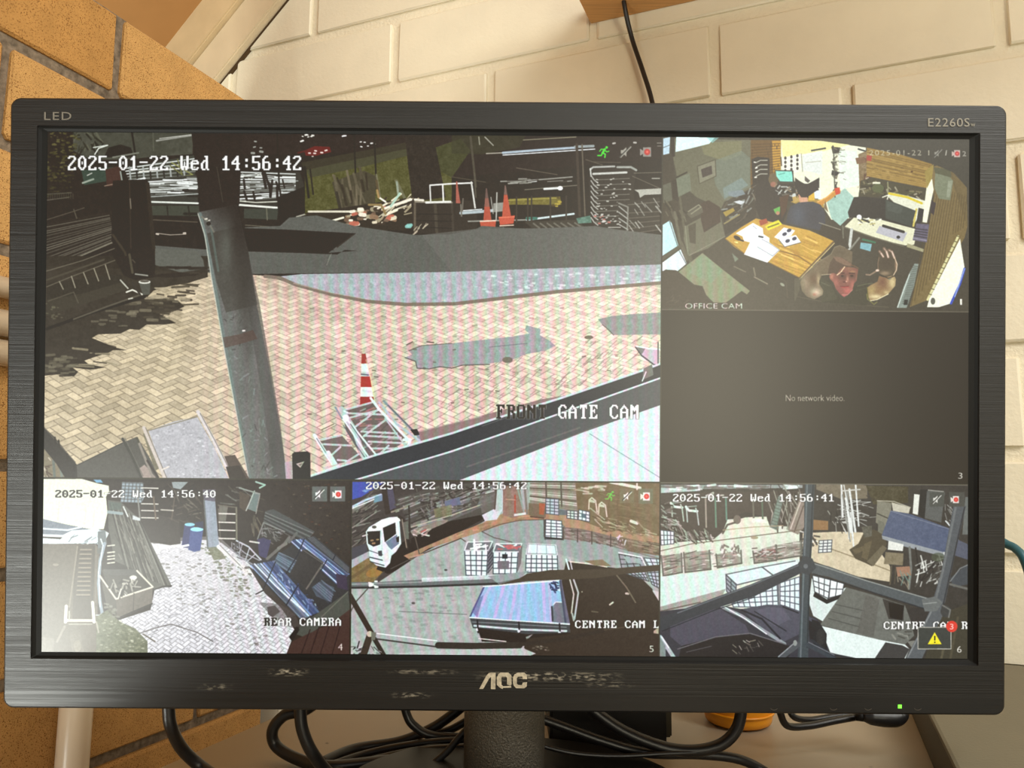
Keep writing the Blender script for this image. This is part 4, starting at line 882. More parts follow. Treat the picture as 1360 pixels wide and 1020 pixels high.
line([(1000,258),(1008,276)], 1.6, (120,112,96)); poly([(1004,246),(1020,236),(1030,244),(1040,262),(1046,280),(1040,296),(1010,292),(1003,275)], (60,52,46)); ell(1027, 238, 6.4, 8, (112,96,68)); ell(1027, 245, 4, 3.6, (158,106,86)); poly([(1030,226),(1053,227),(1053,242),(1036,241),(1031,234)], (132,214,194)); line([(1030,226.5),(1053,227),(1053.5,242),(1036,241.5)], 1.2, (66,66,60)); line([(1034,232),(1042,230)], 1, (90,170,150))
poly([(1030,244),(1085,244),(1090,262),(1062,272),(1036,262)], (62,56,48)); clutter([(1030,246),(1062,246),(1060,262),(1034,262)], 26, 3, 9, -10, 50, 1.7, [(180,184,176),(110,104,92),(52,46,40),(150,130,100)], .9); ell(1055, 260, 3, 3.4, (190,196,190)); poly([(1027,278),(1036,274),(1036,282),(1030,284)], (104,180,84)); ell(1033, 283, 2.6, 2.6, (190,140,110)); poly([(1035,262),(1048,258),(1044,280),(1038,290)], (84,60,44))
poly([(1050,268),(1066,262),(1094,266),(1094,276),(1060,272)], (176,144,70)); poly([(1052,262),(1066,258),(1070,262),(1054,270)], (190,160,90)); poly([(1073,255),(1082,253),(1082,266),(1074,266)], (222,180,60)); poly([(1081,254),(1090,252),(1090,264),(1082,264)], (206,214,216)); poly([(1057,238),(1072,246),(1088,238),(1086,252),(1072,262),(1060,262)], (56,50,46))
line([(1052,227),(1058,262)], 1, (66,60,52)); poly([(1074,244),(1088,236),(1088,250)], (54,50,46))
poly([(1044,296),(1046,284),(1050,274),(1062,268),(1080,268),(1090,272),(1096,284),(1096,300),(1088,306),(1060,300)], (72,72,78)); shade([(1044,296),(1050,274),(1062,268),(1080,268),(1096,284),(1096,300),(1060,300)], [(1060,286,9,14,(84,92,104),.7),(1082,290,9,14,(68,66,70),.7)]); poly([(1060,258),(1072,260),(1073,268),(1062,269)], (206,156,126)); poly([(1056,236),(1069,246),(1088,237),(1087,246),(1080,252),(1073,262),(1064,262),(1060,256),(1056,248)], (58,52,46)); poly([(1069,234),(1076,240),(1073,243),(1069,240)], (90,84,78))
poly([(1084,268),(1096,263),(1112,249),(1117,254),(1103,265),(1091,273)], (210,150,70)); line([(1086,268),(1098,262),(1110,252)], 1.4, (226,176,96)); poly([(1108,250),(1115,249),(1116,257),(1110,259)], (214,78,50)); poly([(1096,266),(1100,282),(1094,276)], (130,110,80))
poly([(1092,297),(1120,304),(1128,330),(1100,336),(1076,372),(1060,372),(1080,330)], (70,62,51)); line([(1088,296),(1116,305)], 1.2, (150,146,126)); line([(1119,300),(1120,316)], 2, (110,108,92))
poly([(963,317),(984,302),(1004,290),(1012,292),(1040,298),(1075,306),(1107,320),(1085,346),(1062,369),(1040,358),(1018,347),(990,338),(975,328)], (206,164,70), 1, 10, '1')
clutter([(1040,302),(1100,320),(1062,364),(1024,346)], 46, 10, 34, 22, 8, 1.3, [(228,186,84),(178,132,56),(236,200,110),(196,150,60)], .7); line([(1035,333),(1060,340),(1078,352)], 1.6, (130,92,44), .8); line([(963,317),(990,338),(1018,347),(1062,369)], 1.2, (130,100,54)); line([(1062,369),(1107,321)], 2, (120,96,62)); line([(1062,371),(1108,323)], 1, (226,204,140))
poly([(977,310),(1000,296),(1013,303),(1014,311),(1022,316),(1022,322),(1036,332),(1019,349),(988,338),(996,322),(988,320),(986,314)], (218,224,230)); line([(1012,318),(1020,322),(1035,332),(1026,340),(1006,328)], 1, (150,156,160), .8); line([(1008,314),(1013,315)], 2, (60,60,62)); line([(1005,304),(1000,300)], 1, (170,176,180)); ell(979, 316, 5, 2.6, (60,48,38), 1, .5); line([(981,318),(987,320)], 2, (56,46,38)); dots([(975,316),(984,326),(976,322)], 2, 1, 2, [(230,230,150)])
poly([(1028,315),(1041,302),(1056,306),(1051,313),(1034,318)], (224,228,230)); poly([(1033,318),(1057,312),(1064,322),(1042,328)], (224,228,230)); 
for p in ((1042,311),(1048,306),(1046,320),(1055,317)): ell(*p, 3.2, 2.2, (64,66,84), 1, -.4)
line([(1034,318),(1042,328),(1064,322)], 1, (120,110,90)); poly([(1008,293),(1018,290),(1020,296),(1010,300)], (170,82,56)); poly([(1016,301),(1024,296),(1034,292),(1039,298),(1028,303),(1020,306)], (226,218,54)); line([(1020,302),(1034,297)], 1.6, (120,112,40))
poly([(878,300),(889,293),(892,296),(901,326),(878,341)], (182,220,224)); line([(889,293),(900,327)], 1.2, (110,120,120)); poly([(878,350),(904,331),(912,350),(900,360),(878,360)], (206,230,230)); line([(902,333),(911,350)], 1.2, (120,128,128)); line([(878,345),(905,326)], 4, (92,88,72)); line([(905,322),(918,350)], 3, (100,96,78))
poly([(933,336),(960,358),(996,386.5),(992,391),(985,386.5),(964,402),(948,402),(938,392),(933,380),(922,378),(901,361)], (140,146,114), 1, 5, '1'); poly([(925,344),(935,338),(960,360),(945,376),(915,362)], (132,160,128), .5); poly([(878,362),(884,358),(898,359),(912,370),(918,378),(932,381),(942,400),(945,406),(878,408)], (74,66,55)); clutter([(888,385),(915,385),(915,402),(888,402)], 8, 4, 12, -30, 40, 1.2, [(92,86,70)], .8)
line([(975,354),(990,361)], 1.5, (120,114,94)); line([(1002,368),(1019,377)], 1.7, (140,134,112)); line([(1001,356),(1003,366)], 2, (124,120,98)); poly([(972,336),(981,344),(976,348)], (120,132,112)); ell(1039, 378, 3.4, 1.8, (160,158,140), 1, .6); line([(1032,368),(1044,374),(1046,396)], 1, (100,94,76), .6); line([(1058,394),(1100,402),(1180,408)], 1, (104,98,80), .7)
def P4(*p): return [(1055+x/9.067, 320+y/9.067) for x, y in p]
def S4(P, L): shade(P4(*P), [(1055+x/9.067, 320+y/9.067, rx/9.067, ry/9.067, c, a) for x, y, rx, ry, c, a in L])
poly(P4((0,450),(90,440),(60,600),(10,720),(0,720)), (104,100,80), .6)
poly(P4((300,440),(420,480),(560,700),(620,690),(700,560),(880,500),(900,720),(870,780),(330,740)), (70,66,52)); poly(P4((300,420),(440,520),(520,700),(330,740)), (82,80,62), .7); line(P4((325,500),(420,540)), .8, (110,110,86)); line(P4((760,545),(860,520),(940,510)), .9, (106,108,80)); line(P4((740,600),(880,560)), .7, (86,86,66))
ARM = [(70,500),(85,450),(180,360),(280,250),(440,160),(480,80),(540,55),(600,80),(700,130),(690,300),(600,310),(420,400),(330,415),(300,480),(300,520),(350,600),(340,650),(240,705),(150,670),(90,600)]
poly(P4(*ARM), (116,102,80)); S4(ARM, [(130,500,70,90,(156,140,112),.9),(240,330,60,60,(128,114,88),.8),(230,460,50,70,(112,84,62),.7),(290,470,22,70,(182,166,128),.9),(260,620,80,60,(206,190,160),.95),(240,645,26,20,(196,110,90),.6),(350,260,80,70,(122,106,82),.7),(540,140,110,60,(100,88,70),.85),(150,640,60,40,(130,118,94),.6)]); line(P4((310,240),(440,160),(485,75),(545,55),(610,80)), .9, (140,130,106)); line(P4((80,440),(180,350),(300,245)), .8, (160,150,122), .7)
poly(P4((480,190),(560,190),(690,270),(690,310),(600,310),(540,400),(440,420),(400,400),(430,260)), (94,76,62)); poly(P4((470,190),(560,195),(690,275),(680,310),(600,290),(500,240)), (132,106,86))
FACE = [(430,395),(470,385),(510,400),(560,330),(600,310),(720,320),(770,340),(760,400),(750,480),(720,510),(700,590),(640,650),(600,675),(560,650),(500,580),(470,500),(430,460),(418,430)]
poly(P4(*FACE), (136,88,76)); S4(FACE, [(450,430,26,40,(200,134,110),.9),(500,500,36,60,(176,108,94),.8),(590,430,60,36,(96,70,58),.85),(700,430,40,36,(92,68,56),.85),(640,460,16,40,(206,146,120),.8),(660,330,60,24,(150,112,86),.8),(700,370,40,14,(176,134,96),.8),(640,600,60,44,(206,112,104),.85),(540,590,30,50,(150,86,82),.7),(700,530,26,60,(196,120,104),.7),(755,430,16,40,(150,110,86),.8),(600,660,40,14,(206,110,108),.8)])
line(P4((440,400),(330,410)), .8, (196,180,150)); line(P4((515,410),(560,375),(605,312)), 1.4, (226,200,160)); line(P4((560,385),(600,388)), 1.1, (66,46,40)); line(P4((660,388),(725,392)), 1.2, (66,46,40)); ell(*P4((578,422))[0], 1.9, 1, (62,46,40)); ell(*P4((690,420))[0], 2.2, 1, (62,46,40)); line(P4((612,400),(612,455)), .6, (110,70,60)); line(P4((590,495),(620,492)), 1.4, (90,52,46)); ell(*P4((625,488))[0], 1.2, .8, (230,180,160)); line(P4((555,545),(600,550),(650,545)), 1, (110,54,50)); line(P4((570,560),(655,556)), 1.2, (178,74,72)); line(P4((575,645),(640,650),(700,590)), .9, (220,150,140), .7); line(P4((680,290),(720,300),(770,330)), 1.2, (120,90,66))
AR2 = [(880,560),(920,530),(1000,490),(1020,420),(1080,440),(1200,415),(1222,460),(1215,540),(1130,640),(1000,710),(910,722),(885,650)]
poly(P4(*AR2), (150,120,84)); S4(AR2, [(1060,500,50,70,(120,82,64),.8),(1180,500,50,90,(206,190,140),.9),(930,590,50,70,(182,160,104),.85),(980,670,90,30,(220,208,160),.9),(1040,600,60,50,(150,116,76),.6),(1110,620,50,30,(206,190,140),.7)]); line(P4((910,722),(1000,705),(1130,640)), 1, (226,220,180)); line(P4((870,640),(880,700),(930,740),(960,765),(995,735)), 1.2, (124,122,70)); line(P4((878,560),(890,690)), 1, (130,120,60))
HND = [(1010,180),(1040,120),(1080,90),(1160,95),(1210,190),(1245,290),(1235,370),(1190,415),(1100,430),(1030,400),(1000,350),(1005,250)]
poly(P4(*HND), (86,76,60)); S4(HND, [(1100,270,70,70,(78,66,54),.7),(1090,390,60,26,(170,146,116),.8),(1225,290,14,80,(170,140,112),.9)])
for p, w in ((((1025,125),(1045,150),(1070,190)), 3.6), (((1080,90),(1110,130),(1130,195)), 4), (((1140,110),(1175,130),(1205,205)), 3.6)): line(P4(*p), w, (120,98,80)); line(P4(*p[1:]), w*.5, (226,204,186)); line(P4(*p), w*.25, (200,176,158))
line(P4((1205,200),(1238,280),(1228,350),(1195,410)), 1.1, (214,190,160)); line(P4((1020,200),(1005,270),(1008,340)), .8, (150,124,100)); line(P4((865,405),(910,410),(960,380),(1010,350)), 2, (150,128,106)); ell(*P4((1000,355))[0], 2.4, 1.6, (214,190,170)); line(P4((1030,405),(1130,450),(1210,420)), 1.2, (62,54,44)); line(P4((1140,460),(1160,450)), 1.8, (130,124,100))
poly([(870,170),(1300,170),(1300,252),(1286,252),(1270,231),(1238,217),(1195,203),(1150,195),(1090,187),(1037,185),(870,181)], (70,66,55))
sans('2025-01-22 1', 1154.5, 206.4, 79.5, 7, (200,196,174), 1.25, .9)
icon_mute(1240, 198, 11, (150,148,136)); icon_rec(1264, 198.5, 10.5, (190,170,160), (196,70,70)); line([(1257,200),(1256,206)], 1.4, (180,178,165)); sans('2', 1278, 207.5, 5, 6.6, (200,198,186))
sans('OFFICE CAM', 910, 409.8, 75.5, 7, (226,226,216), 1.05); sans('1', 1275, 405, 2.6, 8, (226,224,210))
# ---- no signal
CLIP = [1282, 361, 1920, 718]
poly([(870,400),(1300,400),(1300,650),(870,650)], (52,46,38))
sans('No network video.', 1043.5, 532.6, 78, 8.2, (196,190,172)); sans('3', 1272.6, 635.8, 5.6, 8, (226,224,214))
# ---- rear camera
CLIP = [0, 721, 638, 1080]
poly([(50,636),(470,636),(470,880),(50,880)], (56,48,41), 1, 4, '2')
GP = [(186,722),(230,722),(250,716),(290,718),(314,736),(330,748),(350,765),(370,800),(392,838),(376,880),(140,880),(150,826),(200,810),(206,780),(228,780)]
mk = poly(GP, (190,190,194)); herring(mk, 5.6, 300, 820, 420, 1.5, math.radians(38), (208,208,212), (150,148,150), .05, .16, .6); clutter(GP, 420, 2, 6, -28, 12, .9, [(120,118,122),(140,138,140)], .6); clutter(GP, 260, 2, 5, 52, 12, .8, [(130,128,132)], .5)
poly([(186,716),(290,712),(330,748),(365,790),(300,800),(240,770),(205,745)], (196,194,196), .45, 10, '3')
dots([(205,735),(320,750),(370,830),(340,860),(240,800)], 130, .9, 2.4, [(120,116,108),(148,146,134),(104,100,90)], .55, 1.8); dots([(275,722),(320,750),(335,790),(320,800),(290,765)], 70, 1, 2.6, [(120,124,92),(98,100,74)], .55); dots([(245,715),(292,722),(300,738),(260,735)], 30, 1.2, 2.6, [(120,128,90),(96,98,70)], .6)
poly([(186,716),(205,722),(236,722),(240,726),(215,730),(200,745)], (205,203,203)); line([(183,842),(206,834),(228,829),(262,840),(283,852)], 1, (96,90,86)); line([(190,842),(206,852)], 1.6, (112,104,92)); line([(340,789),(350,784)], 1.4, (40,36,34))
poly([(143,664),(236,664),(240,722),(226,724),(200,720),(188,692)], (66,58,51)); poly([(136,640),(464,640),(464,700),(380,720),(236,690),(144,668)], (58,49,42), 1, 4, '2')
clutter([(222,645),(268,645),(266,690),(230,700)], 40, 4, 18, 20, 50, 1.4, [(92,84,72),(120,114,98),(44,38,32)], .7); clutter([(300,645),(345,650),(340,680),(300,670)], 26, 4, 20, 15, 30, 1.4, [(120,124,116),(84,78,68),(52,46,40)], .75)
dots([(352,642),(464,642),(464,760),(430,730),(380,690)], 90, .8, 2, [(96,52,36),(82,66,46),(120,110,90),(40,30,26)], .55); poly([(228,640),(250,640),(240,650),(230,648)], (150,160,160))
line([(144,653),(162,653)], 1.6, (170,170,160)); poly([(162,640),(190,641),(192,660),(188,668),(160,667)], (150,164,172)); grid([(162,641),(191,642),(188,668),(160,667)], 6, 6, 1, (76,74,70), .8)
for y in (648, 669, 678, 687.5): line([(188,y),(210,y+.5)], 1.7, (200,198,188))
line([(204,660),(207,690)], 2, (120,104,88)); line([(182,648),(186,690)], 2, (140,140,132)); line([(232,660),(228,690)], 1.6, (96,84,70)); line([(214,677),(230,678)], 2, (180,176,165))
poly([(245,696),(250,694.5),(258,696),(260,712),(256,728),(241,727)], (66,70,112)); ell(252, 696.6, 7, 2.4, (140,200,214)); poly([(253,702),(270,704),(266,731),(258,733),(250,730)], (78,92,146)); ell(261.5, 703, 8.8, 3, (150,214,228)); line([(240,726),(250,724)], 3, (225,225,222)); poly([(258,694),(270,692),(270,702),(262,700)], (52,52,78))
poly([(270,664),(286,666),(291,727),(276,729)], (150,160,172), 1, 7, '23'); poly([(269,650),(286,650),(286,666),(271,664)], (104,98,112)); line([(271,664),(276,728)], 1.8, (104,108,106)); poly([(276,727),(291,726),(300,742),(284,744)], (124,126,98), .8, 10, '23')
poly([(291,672),(303,672),(300,692),(290,692)], (116,112,102)); line([(290,671),(314,674)], 1.6, (110,104,90)); line([(314,674),(314.5,718)], 2.2, (128,124,106)); line([(290,676),(293,720)], 1.4, (104,98,84))
for y in (682, 693.5, 704, 715): line([(291,y),(312,y+.6)], 1.9, (206,202,194))
poly([(318,652),(332,658),(327,680),(318,674)], (84,72,60)); poly([(336,653),(345,656),(340,680),(329,676)], (118,132,128)); line([(338,652),(327,678)], 1.6, (176,184,176)); line([(345,658),(340,682)], 1.4, (150,150,140)); line([(318,648),(345,656)], 2, (150,158,150)); line([(340,640),(352,644),(345,648)], 2.4, (160,190,176)); line([(340,695),(346,712)], 2.6, (92,80,64)); clutter([(334,686),(348,690),(346,720),(336,716)], 12, 6, 14, 75, 20, 1.4, [(110,104,88),(84,78,66)], .8)
poly([(352,679),(363,676),(418,706),(410,716),(400,716),(376,705),(350,692)], (80,82,80)); stripes((353,680), (350,693), (417,707), (400,722), 7, 1.1, [(128,132,128),(104,106,104),(60,58,54)], .9)
poly([(350,694),(376,705),(370,720),(342,718)], (62,58,52)); clutter([(350,696),(374,706),(368,722),(344,716)], 26, 4, 10, 30, 60, 1.3, [(150,150,150),(110,108,104)], .8); line([(342,716),(350,694),(378,706)], 1.6, (140,142,138)); poly([(342,716),(350,714),(360,718),(354,742),(344,738)], (70,66,98)); line([(332,719),(344,721)], 2.4, (196,196,188))
line([(306,728),(322,742),(340,752)], 2, (150,150,158)); line([(314,718),(330,726),(348,745)], 2.2, (186,188,196)); line([(310,722),(326,735),(346,745)], 1.6, (160,160,170)); line([(322,722),(318,734)], 1.6, (176,178,186)); line([(331,729),(326,744)], 1.6, (176,178,186)); line([(339,736),(328,746)], 1.6, (176,178,186)); clutter([(304,722),(318,720),(330,742),(318,744)], 22, 3, 9, 60, 60, 1.2, [(170,170,176),(90,86,88)], .85)
line([(290,726),(312,745),(335,764)], 5, (212,210,208)); line([(292,724),(334,766)], .8, (120,114,108)); dots([(318,750),(332,754),(334,764),(322,762)], 14, 1.4, 3.4, [(214,212,208),(110,104,96)], .8)
poly([(330,752),(345,762),(400,812),(384,822),(372,806),(352,788)], (72,64,58)); poly([(355,806),(365,804),(372,812),(362,820),(356,816)], (84,76,74)); poly([(344,800),(372,802),(392,816),(400,832),(386,834),(362,820)], (94,86,84), .5)
poly([(372,735),(398,716),(418,712),(464,752),(464,800),(430,830),(398,822),(336,760),(336,748)], (58,56,56))
BL = [(112,136,190),(150,176,214),(82,96,136),(190,204,224),(70,84,124),(96,112,150)]
stripes((333,751), (365,745), (400,822), (424,812), 15, 1.9, BL, .95, .4); stripes((333,751), (345,748), (398,823), (410,820), 5, 1.2, [(96,98,100),(130,134,140)], .9, .3); line([(338,749),(366,778),(404,812)], 2.2, (214,224,236), .9); clutter([(366,750),(420,800),(424,812),(404,806),(366,770)], 40, 2, 6, 45, 60, 1.6, [(130,150,200),(70,80,120),(180,196,220)], .7)
poly([(370,733),(384,742),(398,748),(390,764),(374,754),(364,746)], (92,106,122)); stripes((372,733), (364,746), (400,746), (388,764), 7, 1.2, [(124,142,156),(70,78,88)], .9)
stripes((384,718), (404,716), (446,776), (464,762), 11, 1.8, BL, .95, .4); poly([(446,762),(460,764),(462,784),(448,780)], (66,56,74)); stripes((404,716), (418,712), (462,764), (464,752), 7, 1.1, [(104,110,116),(64,64,68)], .9)
poly([(425,772),(444,780),(440,800),(420,792),(414,780)], (84,92,104)); stripes((428,770), (414,782), (446,784), (436,802), 7, 1.3, [(116,128,146),(66,70,80)], .9)
poly([(402,730),(408,730),(430,747),(428,752),(408,783),(384,763)], (60,56,54)); line([(402,730),(429,748)], 1.2, (100,96,92)); line([(428,750),(407,782)], 2.2, (112,108,100)); line([(384,714),(378,722),(355,742)], 4, (112,110,104)); line([(394,708),(384,720)], 3.4, (104,104,100)); line([(370,728),(380,722)], 4, (128,126,118))
line([(404,716),(396,736),(380,762)], 1.4, (44,44,50)); line([(366,746),(350,782)], 1.4, (44,44,50)); line([(396,777),(380,804)], 1.5, (44,44,50)); line([(434,744),(426,758)], 1.4, (44,44,50)); line([(446,736),(442,744)], 1.4, (44,44,50))
poly([(392,842),(400,830),(462,786),(466,812),(430,830),(404,846)], (82,84,76)); line([(420,826),(462,786)], 1.2, (116,116,104)); poly([(376,880),(388,852),(404,844),(440,828),(466,808),(466,880)], (74,54,48)); poly([(384,846),(394,832),(398,836),(388,852)], (44,38,36))
for x in (398, 410, 424, 440): line([(x+14,836-(x-398)*.3),(x-2,880)], 1.3, (52,38,36))
poly([(57,636),(109,636),(130,642),(144.5,645),(145,652),(141,660),(143,681),(138,703),(121,703),(90,697),(50,688),(50,636)], (222,230,202), 1, 3, '1'); poly([(124,637),(134,637),(137,641),(128,641)], (120,170,200)); stripes((70,665), (138,680), (68,690), (136,702), 9, 1.4, [(206,212,180),(232,240,214)], .6, .5)
poly([(50,688),(57,689),(90,697),(121,703),(134,703),(130,712),(90,714),(50,712)], (130,140,150)); line([(57,702),(90,704),(108,700)], 2.2, (206,218,222)); line([(57,711),(84,712),(96,706),(130,704)], 3, (218,228,226)); poly([(50,714),(80,716),(90,708),(120,706),(138,704),(145,708),(140,718),(136,728),(128,722),(100,722),(50,723)], (202,214,214)); clutter([(90,712),(130,706),(132,722),(94,722)], 14, 5, 14, -40, 20, 1.5, [(150,162,166),(120,128,132),(226,234,232)], .8)
poly([(50,722),(128,723),(132,730),(128,880),(50,880)], (112,104,90)); poly([(104,724),(126,724),(122,824),(96,824),(98,770)], (92,84,72)); line([(103,726),(97,770),(92,806)], 1.8, (150,142,124)); line([(125,726),(123,800)], 2.2, (84,78,68)); line([(128,726),(127,800)], 1.2, (130,124,110))
for k in range(11): y = 730+6*k; line([(107-k*.5,y),(121-k*.2,y)], 2, (154,144,126)); line([(107-k*.5,y+2),(121-k*.2,y+2)], 1, (70,62,52), .8)
ell(74, 750, 4, 1.6, (150,142,124)); poly([(130,706),(140,704),(142,722),(136,734),(130,730)], (116,124,124)); line([(134,716),(138,728)], 2, (196,206,206)); ell(133, 732, 4, 4.4, (104,106,100))
line([(139,722),(133,745),(131,775),(133,800),(136,816)], 4.4, (150,164,174)); line([(137,724),(131,760),(133,806)], 1.2, (206,216,220)); line([(128,817),(140,817)], 2, (170,176,172)); line([(134,816),(135,824)], 3, (160,166,164))
poly([(143,664),(160,666),(186,690),(200,720),(228,778),(205,783),(190,765),(182,758),(152,745),(144,700)], (100,99,90)); stripes((146,668), (186,690), (168,758), (224,779), 22, 1.4, [(132,132,122),(78,74,66),(116,114,104),(60,56,50),(150,150,138)], .9, .4); clutter([(150,676),(180,690),(214,772),(190,762),(160,750)], 60, 5, 18, 66, 6, 1.2, [(150,148,136),(66,60,52)], .7); line([(205,783),(216,779),(228,778)], 1.6, (56,52,46)); poly([(176,684),(186,688),(186,692),(176,690)], (190,196,196)); line([(164,673),(170,686)], 2, (196,200,196))
for y in (724, 733, 738, 742, 747): line([(143,y+1),(152,y)], 2, (196,196,182))
poly([(144,666),(162,668),(160,677),(146,678)], (90,104,96), .8); line([(144,680),(162,682)], 4, (150,166,166))
poly([(135,757),(182,757),(203,778),(154,795),(145,782)], (84,80,72)); poly([(137,756),(180,756),(184,764),(140,764)], (92,90,84)); poly([(154,795),(203,779),(202,803),(155,823)], (116,109,98), 1, 5, '2'); poly([(133,765),(154,795),(155,820),(142,806)], (98,94,84)); line([(133,765),(154,795.5),(203,779.5),(182,758)], 2.4, (206,202,186)); line([(178,788),(177,812)], 1, (80,74,66)); line([(155,822),(178,812),(202,802)], 2, (60,56,50))
clutter([(146,776),(165,768),(182,764),(184,780),(160,790),(150,785)], 34, 4, 12, 70, 70, 2, [(214,212,200),(170,168,156),(66,62,56)], .9); ell(177, 767, 5, 3, (206,206,196))
poly([(128,820),(142,810),(160,826),(180,835),(196,852),(196,880),(128,880)], (116,120,94), 1, 16, '23'); dots([(134,820),(150,818),(190,845),(194,866),(134,866)], 150, 1, 2.4, [(150,154,124),(92,94,70),(196,196,176),(128,132,104)], .6); dots([(138,800),(150,804),(160,820),(142,820)], 24, 1, 3, [(150,150,136),(110,110,90)], .7)
line([(88,805),(87,826)], 4, (216,216,204)); line([(88,824),(124,824)], 3.2, (216,216,204)); line([(123,800),(125,826)], 4, (210,210,198)); line([(92,812),(92,824)], 2, (170,168,152)); line([(92,829),(122,829)], 1.6, (170,168,152)); line([(86,832),(76,852)], 3, (150,142,128)); line([(128,826),(131,840)], 2, (170,166,150)); poly([(92,840),(106,836),(112,868),(96,868)], (128,120,104), .5, 12, '23'); ell(103, 858, 5, 8, (150,142,122), .6); poly([(50,845),(72,848),(70,880),(50,880)], (134,126,112), .7)
osd('2025-01-22 Wed 14:56:40', 73.5, 651, 287, 660.6, '#######', slope=.0004)
osd('REAR CAMERA', 350.5, 820.5, 453.5, 831, '##')
sans('4', 449, 863.6, 6, 9, (230,228,220))
rect(414.5, 646, 434.5, 666, (104,108,104)); rect(438.5, 646, 458.5, 666, (104,108,104)); icon_mute(417.5, 649.5, 13, (228,228,222)); icon_rec(441.5, 650.5, 11.5, (226,218,214))
# ---- centre camera left
CLIP = [641, 721, 1279, 1080]
poly([(460,636),(880,636),(880,880),(460,880)], (166,172,168), 1, 9, '12')
poly([(460,636),(700,636),(690,650),(660,682),(640,694),(560,735),(515,765),(500,775),(460,775)], (72,64,60), 1, 5, '2')
poly([(466,664),(466,640),(512,640),(480,660)], (72,86,178)); poly([(480,652),(505,642),(486,654)], (150,176,220), .7)
clutter([(466,672),(500,650),(500,690),(482,735),(466,740)], 80, 5, 20, -28, 20, 1.6, [(112,106,96),(50,44,40),(140,140,130),(90,84,76)], .85); line([(466,674),(486,664),(506,657)], 3, (176,196,210)); line([(466,676),(500,662)], 1.4, (220,226,226)); poly([(498,660),(508,657),(508,665),(496,668)], (120,150,170)); line([(466,702),(500,680)], 1.4, (150,148,138)); poly([(506,645),(524,640),(524,680),(512,684)], (60,50,44)); poly([(514,650),(522,648),(526,674),(518,678)], (84,80,96)); line([(526,680),(545,672)], 1.5, (160,156,140))
poly([(466,728),(486,722),(490,740),(466,757)], (76,74,80)); poly([(466,744),(490,732),(492,740),(466,757)], (168,172,176)); poly([(463,757),(489,741),(508,758),(498,775),(463,777)], (132,112,72), 1, 12, '23'); line([(466,768),(500,745)], 4, (104,86,58), .7); ell(498, 760, 12, 6, (176,130,62), .6, -.3)
poly([(526,662),(580,646),(640,640),(660,645),(650,680),(605,695),(560,712),(545,700)], (84,79,73)); clutter([(530,662),(655,643),(648,672),(552,705)], 190, 6, 28, -20, 7, 1.9, [(140,138,128),(104,98,90),(56,48,44),(170,172,166),(120,120,124),(86,80,74)], .85); clutter([(552,648),(660,645),(640,670),(560,690)], 60, 3, 8, 20, 70, 2, [(150,150,144),(56,48,44),(120,114,104)], .7)
line([(546,700),(600,684),(640,670)], 1.6, (180,176,156)); poly([(590,666),(610,660),(612,670),(592,674)], (112,114,140)); poly([(576,676),(600,670),(600,684),(578,688)], (132,128,96), .8, 14, '23'); line([(645,655),(656,652)], 1.6, (190,190,184)); poly([(636,662),(665,650),(658,676),(640,682)], (120,116,108), .7)
poly([(545,706),(580,692),(598,690),(570,710),(552,716)], (148,138,126), 1, 8, '23'); line([(596,691),(640,672)], 2.4, (110,106,104))
poly([(551,712),(598,692),(638,684),(642,689),(560,735),(548,742),(525,758),(515,762),(500,756),(510,735),(530,722),(545,716)], (48,38,33))
poly([(536,738),(606,708),(640,695),(650,690),(672,680),(690,676),(876,690),(880,745),(800,728),(780,712),(742,702),(700,690),(680,695),(640,706),(612,715),(570,728),(545,744)], (176,142,112), 1, 8, '12'); clutter([(600,712),(640,696),(690,684),(740,690),(700,690),(620,712)], 24, 5, 14, -12, 12, 2.4, [(196,134,104),(150,118,90),(206,160,128)], .6)
poly([(640,684),(660,674),(668,676),(660,690),(644,692)], (196,200,206)); poly([(640,706),(680,693),(722,690),(745,694),(755,705),(800,722),(860,732),(876,738),(876,745),(800,752),(740,735),(700,728),(660,722),(640,712)], (154,162,160), 1, 6, '2')
line([(545,742),(575,730),(612,715)], 1.3, (80,66,56)); line([(612,715),(618,719)], 1.2, (90,76,66)); line([(640,706),(662,697),(690,691),(722,690)], 1.2, (104,90,80)); line([(640,706),(656,714),(680,720)], 1.1, (96,86,80)); line([(722,690),(745,695),(756,706),(800,722),(876,742)], 1, (110,96,84), .8)
dots([(560,760),(600,740),(620,790),(560,830),(500,800)], 40, 1.2, 3, [(128,132,128),(180,170,170)], .4, 2); dots([(480,780),(640,770),(620,850),(520,840)], 60, 1.4, 3.6, [(130,136,132),(176,160,160),(168,178,176)], .4, 2); ell(549, 801, 2.4, 1.6, (96,90,88)); ell(592, 757, 2.2, 1.2, (76,72,70)); line([(530,812),(620,816)], 1, (112,114,112), .8)
line([(512,757),(490,780),(472,800),(466,812)], 1.4, (84,78,70)); line([(560,735),(514,758)], 1.2, (92,86,80))
